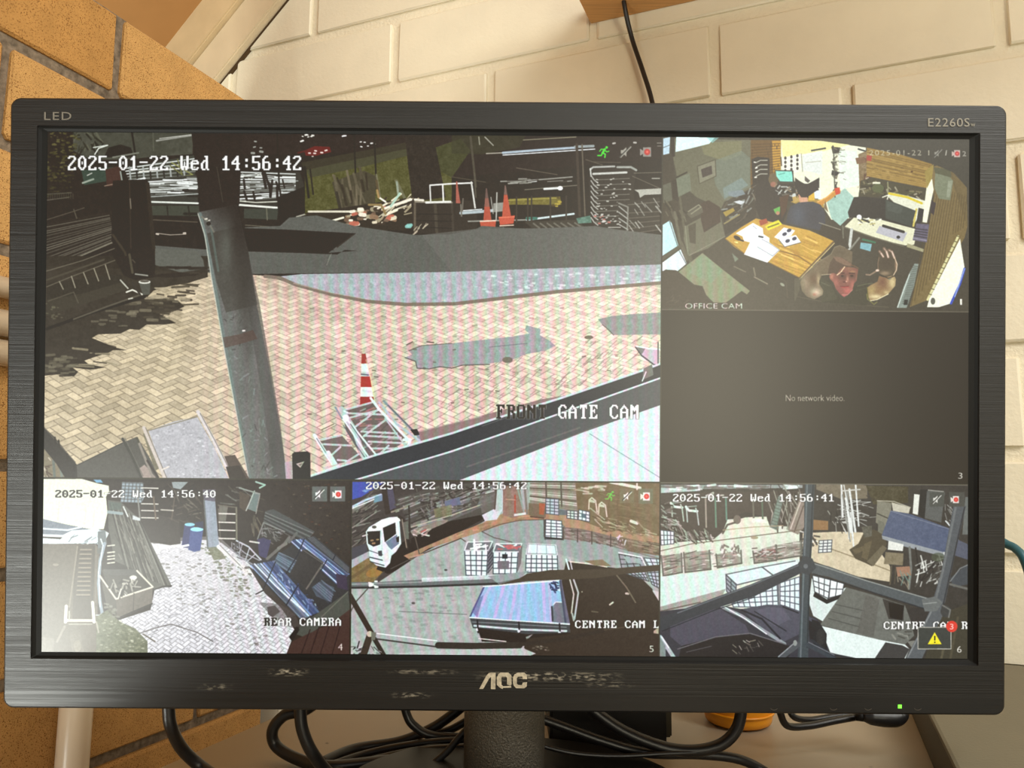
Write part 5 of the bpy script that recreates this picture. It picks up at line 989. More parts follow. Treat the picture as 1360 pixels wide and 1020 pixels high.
# lorry
poly([(486,706),(490,700),(507,690),(517,687),(530,686),(533,722),(526,733),(520,738),(518,748),(512,754),(500,751),(491,744),(490,730),(487,722)], (206,214,218)); poly([(490,702),(507,690),(530,686.5),(532,692),(520,694),(506,704),(488,706)], (228,236,226)); ell(497, 700, 3, 2, (90,88,80)); poly([(487.5,706),(505,705),(505,723),(496,726),(489,722)], (50,42,37)); poly([(508.5,701),(525,694),(526,709),(511,720)], (46,38,33)); line([(506,704),(508,740)], 1.6, (190,206,200)); line([(526,690),(531,722),(522,728)], 1.6, (228,236,234)); poly([(512,720),(527,710),(530,722),(520,730),(516,726)], (120,134,156)); poly([(526,714),(530,712),(530,720),(527,720)], (50,42,38))
line([(490,731),(508,737)], 1, (90,96,104)); line([(491,740),(512,745)], 1.4, (66,70,78)); line([(492,746),(510,751)], 1.2, (66,66,70)); poly([(502,732),(507,731),(508,739),(503,738)], (74,72,76)); dots([(494,716),(502,716),(502,722),(494,722)], 3, 2, 3, [(170,140,100)]); poly([(507,738),(515,733),(517,742),(509,748)], (206,210,206)); ell(514, 757, 6, 2, (44,38,34)); line([(482,712),(488,710)], 2, (190,190,186)); line([(530,686),(536,690),(541,728)], 4, (62,52,46)); line([(534,690),(540,727)], 1.5, (150,142,122)); line([(520,680),(543,672)], 2.2, (150,146,128)); line([(543,672),(545,720)], 2, (60,52,46)); poly([(535,694),(542,692),(543,716),(538,716)], (120,124,112), .8); clutter([(545,704),(570,704),(566,712),(548,712)], 10, 4, 12, -10, 40, 1.6, [(190,170,160),(200,90,80),(214,214,206)], .8); line([(551,712),(557,736)], 1.6, (96,88,78)); line([(546,740),(562,736)], 2, (190,150,130))
# caged tanks
def ibc(Q, nx, ny, body=(214,226,230), wire=(72,76,84), w=1.3, top=None):
    poly(Q, body, 1, 5, '2'); grid(Q, nx, ny, w, wire, .9)
    if top: poly(top, (120,122,126)); line(top+[top[0]], 1.4, (210,216,216)); 
ibc([(617,731),(648,731),(646,765),(619,764)], 4, 5, top=[(621,720),(654,719),(649,731),(617,731)]); poly([(649,731),(655,720),(655,748),(647,762)], (110,112,120)); clutter([(624,722),(650,722),(646,730),(624,730)], 9, 5, 12, -50, 60, 2.2, [(226,230,230)], .95)
for k in range(6): line([(648,736+5*k),(655,727+5*k)], 1, (60,58,62))
ibc([(655,733),(688,733),(686,762),(655,762)], 4, 4, top=[(659,722),(693,722),(690,733),(655,733)]); clutter([(662,724),(690,724),(686,731),(662,731)], 8, 5, 14, 10, 40, 2.2, [(226,230,230),(206,110,110)], .9); poly([(661,745),(676,745),(676,756),(661,756)], (120,114,120)); poly([(667,736),(674,736),(674,742),(667,742)], (50,50,54)); poly([(689,733),(694,722),(692,748),(687,760)], (120,116,116))
ibc([(699,736),(740,737),(741,760),(698,760)], 6, 4, top=[(702,722),(738,724),(740,737),(699,736)]); poly([(702,722.5),(737,724.5),(739,736),(700,735)], (206,222,226)); grid([(702,722.5),(737,724.5),(739,736),(700,735)], 3, 1, .9, (120,124,128), .6)
poly([(704,641),(764,641),(767,680),(704,668)], (136,128,112)); stripes((704,643), (704,668), (764,644), (766,678), 12, 1.5, [(176,172,158),(92,82,70),(150,144,128),(204,202,190)], .9, .3); line([(725,641),(726,668)], 2, (92,84,74)); line([(745,641),(746,672)], 2, (92,84,74)); poly([(764,641),(876,641),(876,712),(800,702),(768,690)], (122,104,76), 1, 9, '12')
poly([(702,668),(725,670),(725,688),(702,684)], (124,106,86)); poly([(716,668),(724,669),(722,684),(716,683)], (176,92,64)); ibc([(725,662),(742,663),(742,684),(725,682)], 3, 5, (176,186,194), w=1); poly([(742,676),(755,678),(755,684),(742,684)], (110,116,120))
ibc([(725,690),(746,692),(747,716),(724,716)], 3, 6, w=1.1); line([(724,714),(747,716)], 2.4, (50,48,48)); poly([(722,690),(725,690),(724,718),(722,712)], (80,74,72)); ibc([(753,678),(767,679),(767,690),(753,688)], 3, 3, (200,208,200), w=1); ibc([(769,677),(783,680),(783,693),(768,690)], 3, 3, (206,216,218), w=1); poly([(772,682),(778,683),(778,688),(772,687)], (90,110,120))
poly([(748,700),(770,702),(788,706),(812,712),(836,720),(834,730),(812,724),(786,720),(748,716)], (128,112,104), 1, 8, '3'); clutter([(750,702),(786,708),(832,722),(830,728),(750,714)], 60, 4, 14, 12, 10, 1.1, [(176,164,156),(86,74,68),(150,136,130)], .85)
for x in (748, 767, 786, 811): line([(x,700+(x-748)*.16),(x,717+(x-748)*.14)], 1.4, (84,72,66))
poly([(820,712),(876,724),(876,738),(834,732)], (126,108,88), 1, 12, '23'); clutter([(838,716),(876,722),(876,736),(840,730)], 20, 6, 16, 12, 6, 1.4, [(160,146,124),(76,64,54)], .85); clutter([(820,712),(830,712),(832,722),(820,722)], 8, 3, 7, -30, 50, 1.6, [(206,190,200),(110,90,80)])
clutter([(786,682),(860,702),(872,715),(800,704)], 70, 4, 14, 14, 22, 1.4, [(160,146,116),(92,76,56),(190,178,150),(128,110,84)], .8); clutter([(785,650),(850,656),(870,690),(810,690)], 14, 10, 40, 12, 10, 1.1, [(104,88,64),(140,120,88)], .7)
for x, y in ((782,662), (795,668)): line([(x,y+14),(x+.5,y+2),(x+4,y-1),(x+9,y+3),(x+11,y+18)], 1.8, (200,192,172)); poly([(x+1,y+1),(x+8,y+3),(x+8,y+6),(x+1,y+5)], (196,188,168))
line([(784,675),(803,690)], 1.6, (180,170,148)); line([(838,692),(846,695)], 4, (206,200,186)); line([(800,700),(790,690)], 1.4, (180,170,148)); line([(846,692),(868,716)], 1.6, (160,148,120)); line([(810,640),(835,645),(850,648)], 4, (206,204,190)); line([(846,640),(846,650)], 2, (206,204,190)); clutter([(760,650),(800,645),(805,655),(764,660)], 16, 5, 14, 5, 10, 2.2, [(200,194,176),(150,138,110)], .8); line([(808,668),(808,682)], 1.2, (110,94,66)); line([(820,664),(820,684)], 1.2, (110,94,66))
poly([(660,640),(668,640),(668,676),(658,680)], (180,190,190)); poly([(668,645),(690,645),(696,684),(680,688),(668,684)], (150,122,108), 1, 10, '23'); line([(688,651),(696,680)], 2.4, (150,160,150)); line([(684,658),(684,680)], 2, (176,80,60)); line([(672,663),(684,664)], 1.4, (190,150,130)); line([(684,684),(698,682)], 3, (200,206,200)); line([(660,640),(657,676)], 2, (92,80,72)); line([(697,650),(700,682)], 3, (130,126,116))
line([(705,686),(722,688)], 2, (96,72,60))
# utility truck
poly([(642,779),(660,777),(743,771),(750,795),(757,829),(690,825),(624,820)], (148,182,214)); stripes((648,778), (742,772), (628,820), (750,828), 11, 4.2, [(186,170,214),(140,190,222),(170,180,224)], .8, .1); line([(643,779),(624,820)], 2, (84,90,132)); line([(642,779),(743,771)], 1.6, (220,232,240)); poly([(626,812),(634,796),(642,790),(634,820)], (104,96,150), .5)
clutter([(728,774),(741,772),(743,784),(730,784)], 16, 3, 8, 30, 80, 2, [(60,70,110),(206,216,230),(40,44,66)], .9); poly([(735,803),(738,799),(750,800),(756,828),(733,826)], (122,124,136)); line([(733,806),(734,824)], 2.4, (64,64,70)); line([(735,803),(738,799.5),(750,800)], 1.4, (200,206,214)); line([(624,820),(690,825),(757,829)], 1.8, (214,222,226))
poly([(624,821),(757,830),(757,842),(700,842),(628,834)], (72,74,76)); line([(630,831),(690,836),(752,838)], 2.8, (190,198,202)); line([(627,826),(752,833)], 1.2, (130,134,138)); 
for x in (634, 689, 743): line([(x,824+(x-634)*.04),(x+1,840+(x-634)*.02)], 2, (44,42,42)); ell(x, 836+(x-634)*.04, 2, 2, (200,204,206))
poly([(634,834),(700,842),(762,840),(760,856),(640,852)], (48,40,36)); poly([(698,846),(708,842),(700,850)], (150,150,144)); line([(636,848),(672,852)], 1.4, (214,206,200))
poly([(743,770),(748,766),(757,828),(752,826)], (110,110,128)); poly([(746,772),(752,745),(760,747),(806,753),(830,756),(850,766),(866,782),(876,800),(880,880),(716,880),(700,866),(696,860),(700,848),(757,842),(757,828)], (60,50,42), 1, 2, '2')
line([(752,743),(756,757)], 2.2, (206,220,224)); line([(757,743),(760,757)], 1.8, (180,190,190)); line([(757,746),(786,749),(806,753)], 1.6, (214,206,190)); poly([(776,745),(800,743),(812,752),(790,751)], (140,124,96)); line([(744,772),(751,826)], 2.6, (78,80,100)); line([(757,770),(762,789),(759,814)], 2, (196,186,176)); line([(762,770),(768,787),(763,822)], 2.4, (176,184,184)); line([(760,815),(762,824)], 2.4, (170,170,168)); line([(819,764),(832,780),(844,800)], 1.8, (120,108,92)); dots([(830,786),(834,786),(834,790),(830,790)], 2, 2, 3, [(190,184,170)]); line([(810,803),(814,800)], 2.4, (196,190,176)); line([(786,812),(794,813)], 1.6, (110,100,84)); ell(773, 786, 1, 1, (170,160,140)); dots([(706,858),(728,858),(728,864),(708,864)], 12, 1.4, 2.4, [(160,150,136),(100,90,78)], .8); line([(757,846),(800,837),(850,830)], 1, (92,80,66))
ibc([(822,736),(853,741),(860,752),(826,756)], 4, 3, (150,160,164), (60,60,62), 1.2); poly([(828,739),(850,742),(856,750),(832,746)], (160,170,172)); line([(822,734),(852,740),(858,752)], 2, (206,212,212)); ibc([(855,741),(880,743),(880,752),(862,752)], 3, 2, (196,206,212), w=1.1); ibc([(832,762),(856,758),(862,772),(848,768)], 5, 3, (176,188,196), (66,66,70), 1.1); ibc([(858,757),(880,754),(880,784),(866,776)], 4, 5, (176,186,196), (66,66,70), 1.1); poly([(866,784),(876,786),(876,800)], (190,190,186)); poly([(868,838),(876,832),(876,842),(868,841)], (180,166,146))
# horizontal scaffold tube
poly([(464,773),(500,773),(580,769),(640,766),(700,762),(700,772),(660,777),(580,779),(500,782),(464,782)], (112,116,116)); poly([(560,767.5),(640,764),(700,761),(696,766),(640,769.5),(560,773)], (206,214,216), .8, 8, '3'); line([(466,776),(560,773)], 2, (150,156,154)); line([(466,780.5),(560,779),(660,775)], 2.6, (54,52,50)); poly([(660,777),(690,768),(700,762),(730,757),(800,756),(876,750),(880,750),(880,758),(830,762),(790,768),(740,770),(700,772)], (76,66,54)); poly([(648,765),(690,760),(704,757),(690,768),(660,774)], (150,160,160)); dots([(491,772),(500,772),(500,780),(491,780)], 6, 2, 4, [(228,230,224)])
poly([(880,750),(877,757),(820,758),(760,764),(750,770),(757,800),(800,760)], (62,52,44), .0)
# lower tube and the brace at the left
line([(496,844),(530,848),(560,853),(585,856)], 6, (168,174,172)); line([(498,841),(580,851)], 1.4, (222,228,226)); line([(496,848),(580,859)], 2, (70,68,64)); line([(582,857),(630,858),(690,857)], 8.4, (58,52,46)); line([(690,856),(740,850),(800,838)], 5, (56,48,42)); poly([(630,862),(695,861),(712,868),(700,872),(500,872),(560,864)], (178,184,180))
line([(464,790),(478,814),(494,842)], 7, (60,50,42)); line([(492,842),(484,866),(480,878)], 9, (66,56,47)); line([(497,848),(512,874)], 6, (58,52,46)); ell(491, 842, 4, 4, (190,184,164)); poly([(493,839),(500,840),(498,850),(493,850)], (120,116,104)); clutter([(466,852),(482,858),(480,872),(466,872)], 18, 3, 9, -40, 60, 1.6, [(90,90,88),(190,196,194),(50,46,44)], .9); clutter([(494,858),(504,862),(506,872),(492,872)], 10, 3, 9, 40, 40, 1.2, [(70,66,64),(190,190,188)], .9)
osd('2025-01-22 Wed 14:56:42', 486, 640, 700, 649.6)
osd('CENTRE CAM L', 763.5, 824, 876, 834)
sans('5', 862.5, 866, 5.6, 8.4, (230,228,220))
icon_run(804, 652, 12.5, (120,196,84)); rect(823, 649, 842, 668, (134,124,100), .5); icon_mute(827, 652.5, 12, (220,216,206)); rect(848, 649, 867, 669, (120,124,104), .7); icon_rec(850.5, 653, 12, (222,210,204))
# ---- centre camera right
CLIP = [1282, 721, 1920, 1080]
poly([(870,636),(1300,636),(1300,880),(870,880)], (66,62,57), 1, 5, '2')
poly([(876,700),(920,692),(960,690),(1000,688),(1062,700),(1062,812),(876,812)], (200,206,190), 1, 8, '12'); poly([(876,646),(930,644),(930,652),(876,655)], (176,190,186)); poly([(876,644),(1066,644),(1066,648),(876,650)], (170,182,180), .8); clutter([(878,644),(1060,644),(1060,650),(878,650)], 30, 6, 20, 0, 8, 2.4, [(210,220,216),(110,104,98)], .8)
poly([(876,655),(1066,652),(1066,700),(1022,698),(1018,686),(990,680),(966,690),(960,706),(948,716),(900,720),(876,724)], (76,68,62), 1, 5, '2'); poly([(966,694),(990,687),(1018,686),(1022,700),(1030,708),(970,712)], (206,206,188))
for x, c in ((937,(170,150,140)), (950,(110,140,120)), (964,(104,140,124)), (1000,(112,110,98)), (1012,(90,110,90))): line([(x,662),(x+1,700 if x < 960 else 690)], 2.2, c)
clutter([(940,655),(962,655),(962,662),(940,662)], 6, 4, 9, 0, 60, 2.2, [(206,206,196)], .8)
for x, y in ((891,668), (911,673)): line([(x+2,y+20),(x+1,y+6),(x,y)], 1.8, (176,186,176)); line([(x,y),(x+4,y+5),(x+15,y+6)], 3.4, (196,210,200)); line([(x+13,y+2),(x+15,y+8),(x+17,y+24)], 1.8, (176,186,176)); line([(x+2,y),(x+14,y-1)], 1.4, (160,170,160))
clutter([(880,684),(900,690),(912,705),(946,705),(946,718),(890,720)], 90, 4, 14, 42, 30, 1.5, [(150,148,136),(60,54,48),(110,104,94),(186,188,176)], .85); clutter([(876,668),(892,668),(896,700),(876,700)], 30, 4, 12, 10, 40, 1.6, [(120,114,104),(170,172,164),(60,52,46)], .8); ibc([(877,704),(895,706),(895,722),(878,724)], 4, 3, (206,216,218), w=1); ell(979, 690, 5, 6, (120,108,98)); line([(960,708),(966,697),(976,694)], 2.4, (96,88,78)); poly([(1000,688),(1017,690),(1018,694),(998,694)], (214,216,206))
clutter([(1022,646),(1066,645),(1066,700),(1024,696)], 50, 8, 30, 80, 26, 1.5, [(150,148,136),(92,86,76),(56,50,44),(186,184,170)], .8); poly([(1022,700),(1034,658),(1041,660),(1031,704)], (128,144,132)); grid([(1034,658),(1041,660),(1031,702),(1023,699)], 1, 10, .9, (84,92,84), .8); poly([(1046,704),(1062,662),(1068,666),(1068,700),(1060,710)], (150,138,126)); line([(1050,702),(1064,664)], 1.6, (196,186,172)); line([(1055,706),(1067,672)], 1.6, (96,84,74))
line([(876,732),(920,722),(1000,712),(1040,707),(1066,703)], 1.1, (120,108,92)); line([(960,704),(1000,700),(1040,698)], 1, (176,160,130)); ell(1002, 714, 5, 2, (170,160,132))
for Q in ([(878,738),(905,735),(906,760),(881,765)], [(908,734),(942,731),(944,756),(910,760)], [(951,736),(984,731),(985,748),(953,754)], [(1000,732),(1030,724),(1031,744),(1002,748)], [(1031,724),(1064,718),(1064,738),(1032,743)]):
    poly(Q, (150,142,132), .8, 10, '23'); xs = [p[0] for p in Q]; ys = [p[1] for p in Q]; clutter(Q, 22, 6, 18, -8, 12, 1.2, [(206,206,196),(92,84,76),(176,150,140),(120,112,104)], .85); line(Q[:1]+[Q[3]], 2, (112,112,102)); line([Q[1],Q[2]], 2, (112,112,102)); line([Q[3],Q[2]], 2, (104,100,92))
clutter([(958,724),(982,722),(982,738),(958,740)], 20, 3, 8, 60, 60, 2, [(214,214,206),(120,112,104)], .8); clutter([(1002,728),(1030,722),(1030,738),(1002,742)], 24, 3, 10, -10, 30, 2, [(96,84,80),(200,196,190),(150,110,104)], .8)
poly([(876,766),(953,757),(1002,750),(1062,742),(1062,752),(970,762),(964,786),(876,812)], (196,212,206), 1, 3, '2'); poly([(876,806),(964,782),(960,790),(930,802),(876,818)], (150,140,134), .7, 10, '23'); line([(876,812),(930,800)], 1.6, (110,100,92))
poly([(876,815),(940,798),(960,800),(900,816),(876,824)], (170,176,172), .8)
ibc([(966,786),(1034,776),(1034,806),(974,806)], 8, 4, (206,220,224), (88,92,104), 1.3); ibc([(1036,774),(1062,766),(1062,812),(1036,803)], 4, 5, (206,220,224), (88,92,104), 1.3); poly([(964,763),(1012,753),(1027,764),(978,776)], (200,216,218)); poly([(1014,753),(1056,745),(1066,756),(1028,764)], (206,220,220)); line([(964,763),(1012,753),(1056,745)], 1.4, (104,108,112)); line([(1012,753),(1028,765)], 1.6, (90,92,98)); poly([(964,763),(978,776),(976,800),(965,785)], (150,160,166)); grid([(964,763),(978,776),(976,798),(965,785)], 2, 4, 1.2, (78,80,88)); line([(964,763),(978,777),(1027,765)], 1.4, (84,88,94)); line([(1032,768),(1034,804)], 2.4, (104,108,114))
# car
poly([(876,812),(930,806),(959,804.5),(985,809),(1019,803),(1042,804),(1060,812),(1085,822),(1100,840),(1100,880),(876,880)], (62,61,68), 1, 2, '2'); poly([(985,809),(1019,803),(1042,804),(1060,812),(1085,824),(1062,842),(1042,852),(1010,832)], (84,84,96)); poly([(1000,812),(1020,806),(1040,808),(1050,822),(1030,832)], (104,102,118), .6); poly([(890,828),(930,812),(956,808),(990,830),(996,842),(950,846),(905,858),(890,845)], (88,86,100), .75); line([(959,806),(985,818),(1015,838),(1042,855)], 4.4, (150,156,162)); line([(962,806),(990,822),(1018,842)], 1.4, (214,220,222)); line([(985,810),(1012,822),(1036,848)], 2.4, (44,44,50)); line([(1002,812),(1044,838)], 1.6, (50,50,56)); poly([(905,858),(950,846),(996,842),(1040,854),(1056,862),(1040,880),(900,880)], (46,42,42)); line([(900,862),(950,846),(996,841),(1044,856)], 1.4, (110,108,112)); clutter([(975,852),(1015,850),(1000,866),(975,868)], 16, 3, 9, 30, 50, 1.3, [(150,140,124),(96,90,84),(180,176,164)], .8); line([(1040,806),(1060,814)], 1.4, (40,40,44)); line([(877,846),(885,858),(898,878)], 5.4, (170,182,186)); line([(879,846),(888,860)], 1.6, (220,230,232)); poly([(876,845),(884,858),(884,880),(876,880)], (140,146,146)); line([(912,866),(945,858)], 1, (92,88,90)); poly([(1072,822),(1100,840),(1098,866),(1076,850)], (40,40,42))
# right half ground and clutter
poly([(1066,708),(1112,706),(1147,707),(1160,720),(1182,752),(1183,773),(1140,766),(1078,745),(1066,740)], (200,188,160), 1, 8, '12'); line([(1084,722),(1140,742),(1182,758)], 1.4, (150,136,108)); poly([(1084,640),(1120,640),(1152,645),(1152,662),(1120,664),(1084,650)], (128,118,98), .9, 8, '23'); poly([(1080,690),(1100,692),(1100,704),(1080,704)], (150,116,78)); poly([(1150,645),(1206,646),(1206,668),(1160,670)], (76,70,50), 1, 12, '23'); clutter([(1112,668),(1158,660),(1158,690),(1118,696)], 40, 8, 30, 8, 28, 1.4, [(176,178,170),(66,60,54),(206,208,202)], .85)
clutter([(1115,646),(1140,646),(1140,708),(1120,708)], 14, 30, 56, 84, 8, 2, [(206,210,206),(150,152,146)], .95); line([(1112,686),(1124,708)], 1.8, (190,190,182)); line([(1128,650),(1136,706)], 3, (200,204,200)); line([(1118,652),(1142,650)], 1.8, (190,190,182)); clutter([(1100,680),(1116,682),(1118,706),(1104,706)], 12, 5, 14, 50, 50, 1.6, [(170,170,160),(50,46,42)], .85)
ibc([(1088,718),(1105,717),(1104,733),(1087,734)], 3, 4, (206,210,206), w=1); clutter([(1066,706),(1090,712),(1086,730),(1066,722)], 14, 5, 14, 40, 30, 2.2, [(206,206,196),(80,74,66)], .9)
poly([(1128,730),(1140,722),(1147,708),(1160,703),(1172,708),(1178,722),(1168,740),(1158,752),(1150,748),(1136,742)], (84,76,60)); poly([(1151,746),(1172,724),(1178,728),(1160,752)], (112,104,84)); poly([(1148,722),(1158,718),(1152,744),(1144,740)], (104,94,72)); poly([(1132,730),(1150,724),(1150,730),(1136,736)], (104,94,72)); poly([(1144,700),(1158,698),(1158,712),(1148,714)], (96,94,82), 1, 14, '23')
poly([(1165,665),(1184,668),(1182,706),(1163,694)], (134,132,116)); poly([(1184,667),(1209,674),(1207,682),(1186,679)], (186,182,164)); line([(1165,665),(1187,666),(1209,674)], 1.4, (170,166,148)); line([(1165,682),(1183,690)], 1.4, (70,68,60)); poly([(1166,690),(1174,694),(1180,715),(1166,706)], (116,116,102))
poly([(1214,656),(1221.5,657),(1219,684),(1212,682)], (206,208,198)); poly([(1222,650),(1232,650),(1228,690),(1220,684)], (48,46,44)); poly([(1231,652),(1255,654),(1250,694),(1228,688)], (96,98,95)); line([(1233,651),(1253,653)], 1.6, (150,150,142)); poly([(1282,660),(1300,660),(1300,710),(1278,710)], (110,114,110)); line([(1256,692),(1263,700)], 1.8, (200,206,206)); clutter([(1255,672),(1264,672),(1264,695),(1256,695)], 8, 4, 10, 60, 30, 1.2, [(170,172,166)], .8)
poly([(1183,678),(1210,683),(1262,702),(1260,722),(1256,735),(1200,720),(1171,711)], (88,98,122), 1, 6, '23'); poly([(1171,711),(1200,719),(1256,734),(1256,740),(1198,725),(1172,716)], (150,156,160)); line([(1184,679),(1262,703)], 1.2, (120,128,146)); line([(1272,717),(1282,732)], 2, (206,210,210)); poly([(1262,712),(1290,725),(1290,745),(1260,735)], (92,96,110))
poly([(1180,718),(1200,723),(1199,732),(1179,730)], (206,208,200)); poly([(1176,733),(1200,735),(1199,751),(1174,749)], (132,122,98), 1, 8, '23'); line([(1184,752),(1182,776)], 2, (100,92,76)); line([(1190,753),(1188,775)], 1.4, (92,84,70)); line([(1208,727),(1210,756),(1207,782)], 3, (120,122,116)); poly([(1190,753),(1208,752),(1210,764),(1192,766)], (166,128,104)); line([(1216,728),(1222,770)], 2, (52,48,46)); clutter([(1218,745),(1256,742),(1250,776),(1216,776)], 44, 4, 18, -60, 50, 1.7, [(170,172,164),(90,88,82),(50,46,44),(206,208,200)], .85); clutter([(1192,762),(1212,762),(1212,780),(1192,778)], 14, 4, 12, 70, 40, 1.5, [(120,150,140),(150,140,120)], .8); ell(1246, 740, 9, 6, (84,92,72), .7); poly([(1262,768),(1290,745),(1290,775),(1266,780)], (76,80,84)); line([(1262,772),(1275,755),(1290,748)], 1.4, (130,134,134)); line([(1262,776),(1285,782)], 3, (110,110,104))
poly([(1078,768),(1100,790),(1124,780),(1124,786),(1094,826),(1080,818),(1074,800)], (196,208,204)); ibc([(1079,764),(1103,770),(1100,795),(1082,786)], 3, 3, (214,224,224), (70,70,74), 1.2); ibc([(1103,770),(1121,775),(1118,790),(1101,794)], 2, 2, (220,230,230), (70,70,74), 1.2); poly([(1082,786),(1098,796),(1121,788),(1120,793),(1098,802),(1080,792)], (44,42,42))
mk = poly([(1124,780),(1160,790),(1202,804),(1210,826),(1214,844),(1202,856),(1170,850),(1089,830)], (112,114,107), 1, 6, '12'); stripes((1112,798), (1098,826), (1150,806), (1140,838), 3, 1.2, [(78,78,74)], .8); poly([(1150,790),(1168,796),(1160,846),(1138,840)], (98,96,90), .6); poly([(1172,795),(1200,804),(1200,824),(1180,822)], (66,62,58)); poly([(1180,800),(1201,804),(1198,824),(1182,820)], (40,36,34)); clutter([(1172,830),(1212,836),(1208,850),(1176,846)], 12, 3, 9, 20, 60, 2, [(150,150,140),(80,78,72)], .8)
poly([(1090,831),(1170,850),(1202,856),(1208,862),(1200,880),(1160,880),(1104,870),(1096,850)], (206,218,214), 1, 4, '2'); poly([(1176,853),(1198,857),(1208,862),(1198,880),(1158,880)], (70,68,66)); line([(1095,866),(1110,870),(1140,876)], 3, (60,58,60)); poly([(1078,822),(1088,826),(1098,842),(1097,862),(1080,856)], (42,42,44)); ell(1090, 846, 6, 11, (60,58,58), .7); line([(1078,850),(1110,874)], 3, (52,54,60)); poly([(1205,808),(1245,806),(1245,840),(1222,845),(1212,832)], (62,58,55)); poly([(1205,852),(1218,850),(1212,862)], (130,130,122))
poly([(1250,815),(1290,800),(1290,880),(1226,880)], (72,68,56)); line([(1258,836),(1250,876)], 3, (96,90,72)); line([(1272,820),(1262,876)], 3, (88,82,66))
# scaffold posts and rails
poly([(876,820),(900,812),(1000,775),(1062,748),(1066,760),(1002,792),(950,808),(900,828),(876,838)], (62,65,70)); line([(900,814),(1000,776.5),(1062,750)], 1.6, (104,110,116)); line([(880,838),(950,810),(1002,793)], 1, (40,42,46))
poly([(1078,747),(1100,752),(1150,770),(1200,785),(1244,797),(1236,811),(1190,797),(1150,783),(1100,766),(1078,762)], (88,94,96)); line([(1080,748),(1150,771),(1242,798)], 1.4, (150,154,148)); line([(1080,762),(1150,784),(1236,811)], 1.4, (52,52,54))
poly([(1069,640),(1082,640),(1080,700),(1076,760),(1073,880),(1059,880),(1063,810),(1065,750),(1068,700)], (72,80,84)); line([(1072,642),(1070,700),(1067,770),(1063,878)], 2, (112,122,126), .9); line([(1080,642),(1076,740),(1072,860)], 1.6, (50,54,58)); poly([(1060,748),(1068,738),(1079,742),(1084,754),(1074,764),(1062,760)], (66,70,74)); ell(1070, 752, 3, 3, (110,116,118)); line([(1034,876),(1060,856)], 7, (84,88,92)); line([(1034,872),(1056,853)], 1.6, (150,156,158)); ell(1056, 854, 2.6, 4, (150,152,150)); line([(1072,856),(1110,876)], 5, (66,72,78)); line([(1074,853),(1108,870)], 1.2, (120,126,132))
poly([(1266,672),(1283,672),(1272,720),(1255,800),(1246,812),(1238,800),(1250,760)], (90,94,97)); line([(1269,674),(1254,750),(1242,800)], 3, (120,124,124), .8); line([(1281,674),(1264,752),(1252,806)], 1.6, (58,58,60)); poly([(1240,800),(1250,806),(1254,814),(1238,846),(1222,880),(1200,880),(1226,830)], (96,100,102)); line([(1240,806),(1206,872)], 2, (140,144,144), .8); ell(1256, 812, 7, 8, (72,72,70)); line([(1252,804),(1262,810),(1260,820)], 2, (120,120,114)); poly([(1224,796),(1242,792),(1252,800),(1244,812),(1228,812)], (110,114,112)); line([(1226,802),(1244,800)], 1.2, (150,154,150))
osd('2025-01-22 Wed 14:56:41', 893.5, 656, 1108, 666)
osd('CENTRE CAM R', 1173.5, 825.6, 1285, 835.4)
sans('6', 1271, 866.6, 6, 8.6, (230,228,220))
rect(1234.5, 653.5, 1254, 673, (82,84,78), .9); icon_mute(1238, 657, 12, (200,200,192)); rect(1260.5, 653.5, 1281, 673, (84,84,78), .9); icon_rec(1262.5, 658, 10.5, (206,198,190))
rect(1218.6, 832.6, 1263.6, 862.4, (172,170,160)); rect(1219.8, 833.8, 1262.4, 861.2, (70,72,67)); poly([(1241.3,839.5),(1250.6,855.6),(1232,855.6)], (240,222,50)); rect(1240.6, 844.5, 1242.2, 850.6, (60,54,30)); rect(1240.6, 852, 1242.2, 853.8, (60,54,30))
ell(1264, 832, 7.6, 7.6, (226,72,58)); sans('3', 1261.6, 835.8, 4.6, 7.4, (250,226,220))
# ---- grid lines between the views
CLIP = [0, 0, TW, TH]
IMG[:, 1279:1282] = (66, 62, 52); IMG[718:721] = (66, 62, 48); IMG[359:361, 1281:] = (104, 98, 84); IMG[719:721, 1281:] = (108, 104, 92); IMG[721:, 639:641] = (60, 58, 44)
# softening of the panel's own pixels and the fine colour fringes of its pixel grid
def blur(a, k):
    for ax in (0, 1):
        a = sum(w*np.roll(a, s, ax) for s, w in zip(range(-(len(k)//2), len(k)//2+1), k))
    return a
CL = IMG.mean(-1, keepdims=True)/255.0
IMG *= 1+.15*np.clip((CL-.55)/.25, 0, 1)                  # bright parts of the recordings are nearly blown out
G1 = vnoise(3.2, 11, 1); G2 = vnoise(1.6, 12, 1); CT = np.clip(CL[..., 0]*1.3, .34, 1)
PIC = np.ones((TH, TW), np.float32); PIC[360:720, 1281:] = .15
IMG += ((G1*9+G2*8)*CT*PIC)[..., None]
SB = blur(blur(IMG, (.25, .5, .25)), (.25, .5, .25)); IMG += .55*(IMG-SB)   # the recorder's own sharpening
IMG = blur(IMG, (.16, .68, .16))
lum = IMG.mean(-1)/255.0
ph = 2*math.pi*((PX-.04*PY-.00016*(PY-500)**2)/13.6+.4*np.sin(PY/95.)+.12*G1)
wgt = np.clip(lum-.28, 0, .42)*np.clip((PX-255)/200, 0, 1)*np.clip((1130-PX)/200, 0, 1)*np.clip((PY-290)/120, 0, 1)
amp = 40*wgt*np.where(PY > 638, .55, 1)
IMG[..., 0] += amp*1.1*np.sin(ph); IMG[..., 1] += amp*.7*np.sin(ph+2.9); IMG[..., 2] += amp*.6*np.sin(ph+1.2)
IMG = np.clip(IMG, 0, 255)/255.0
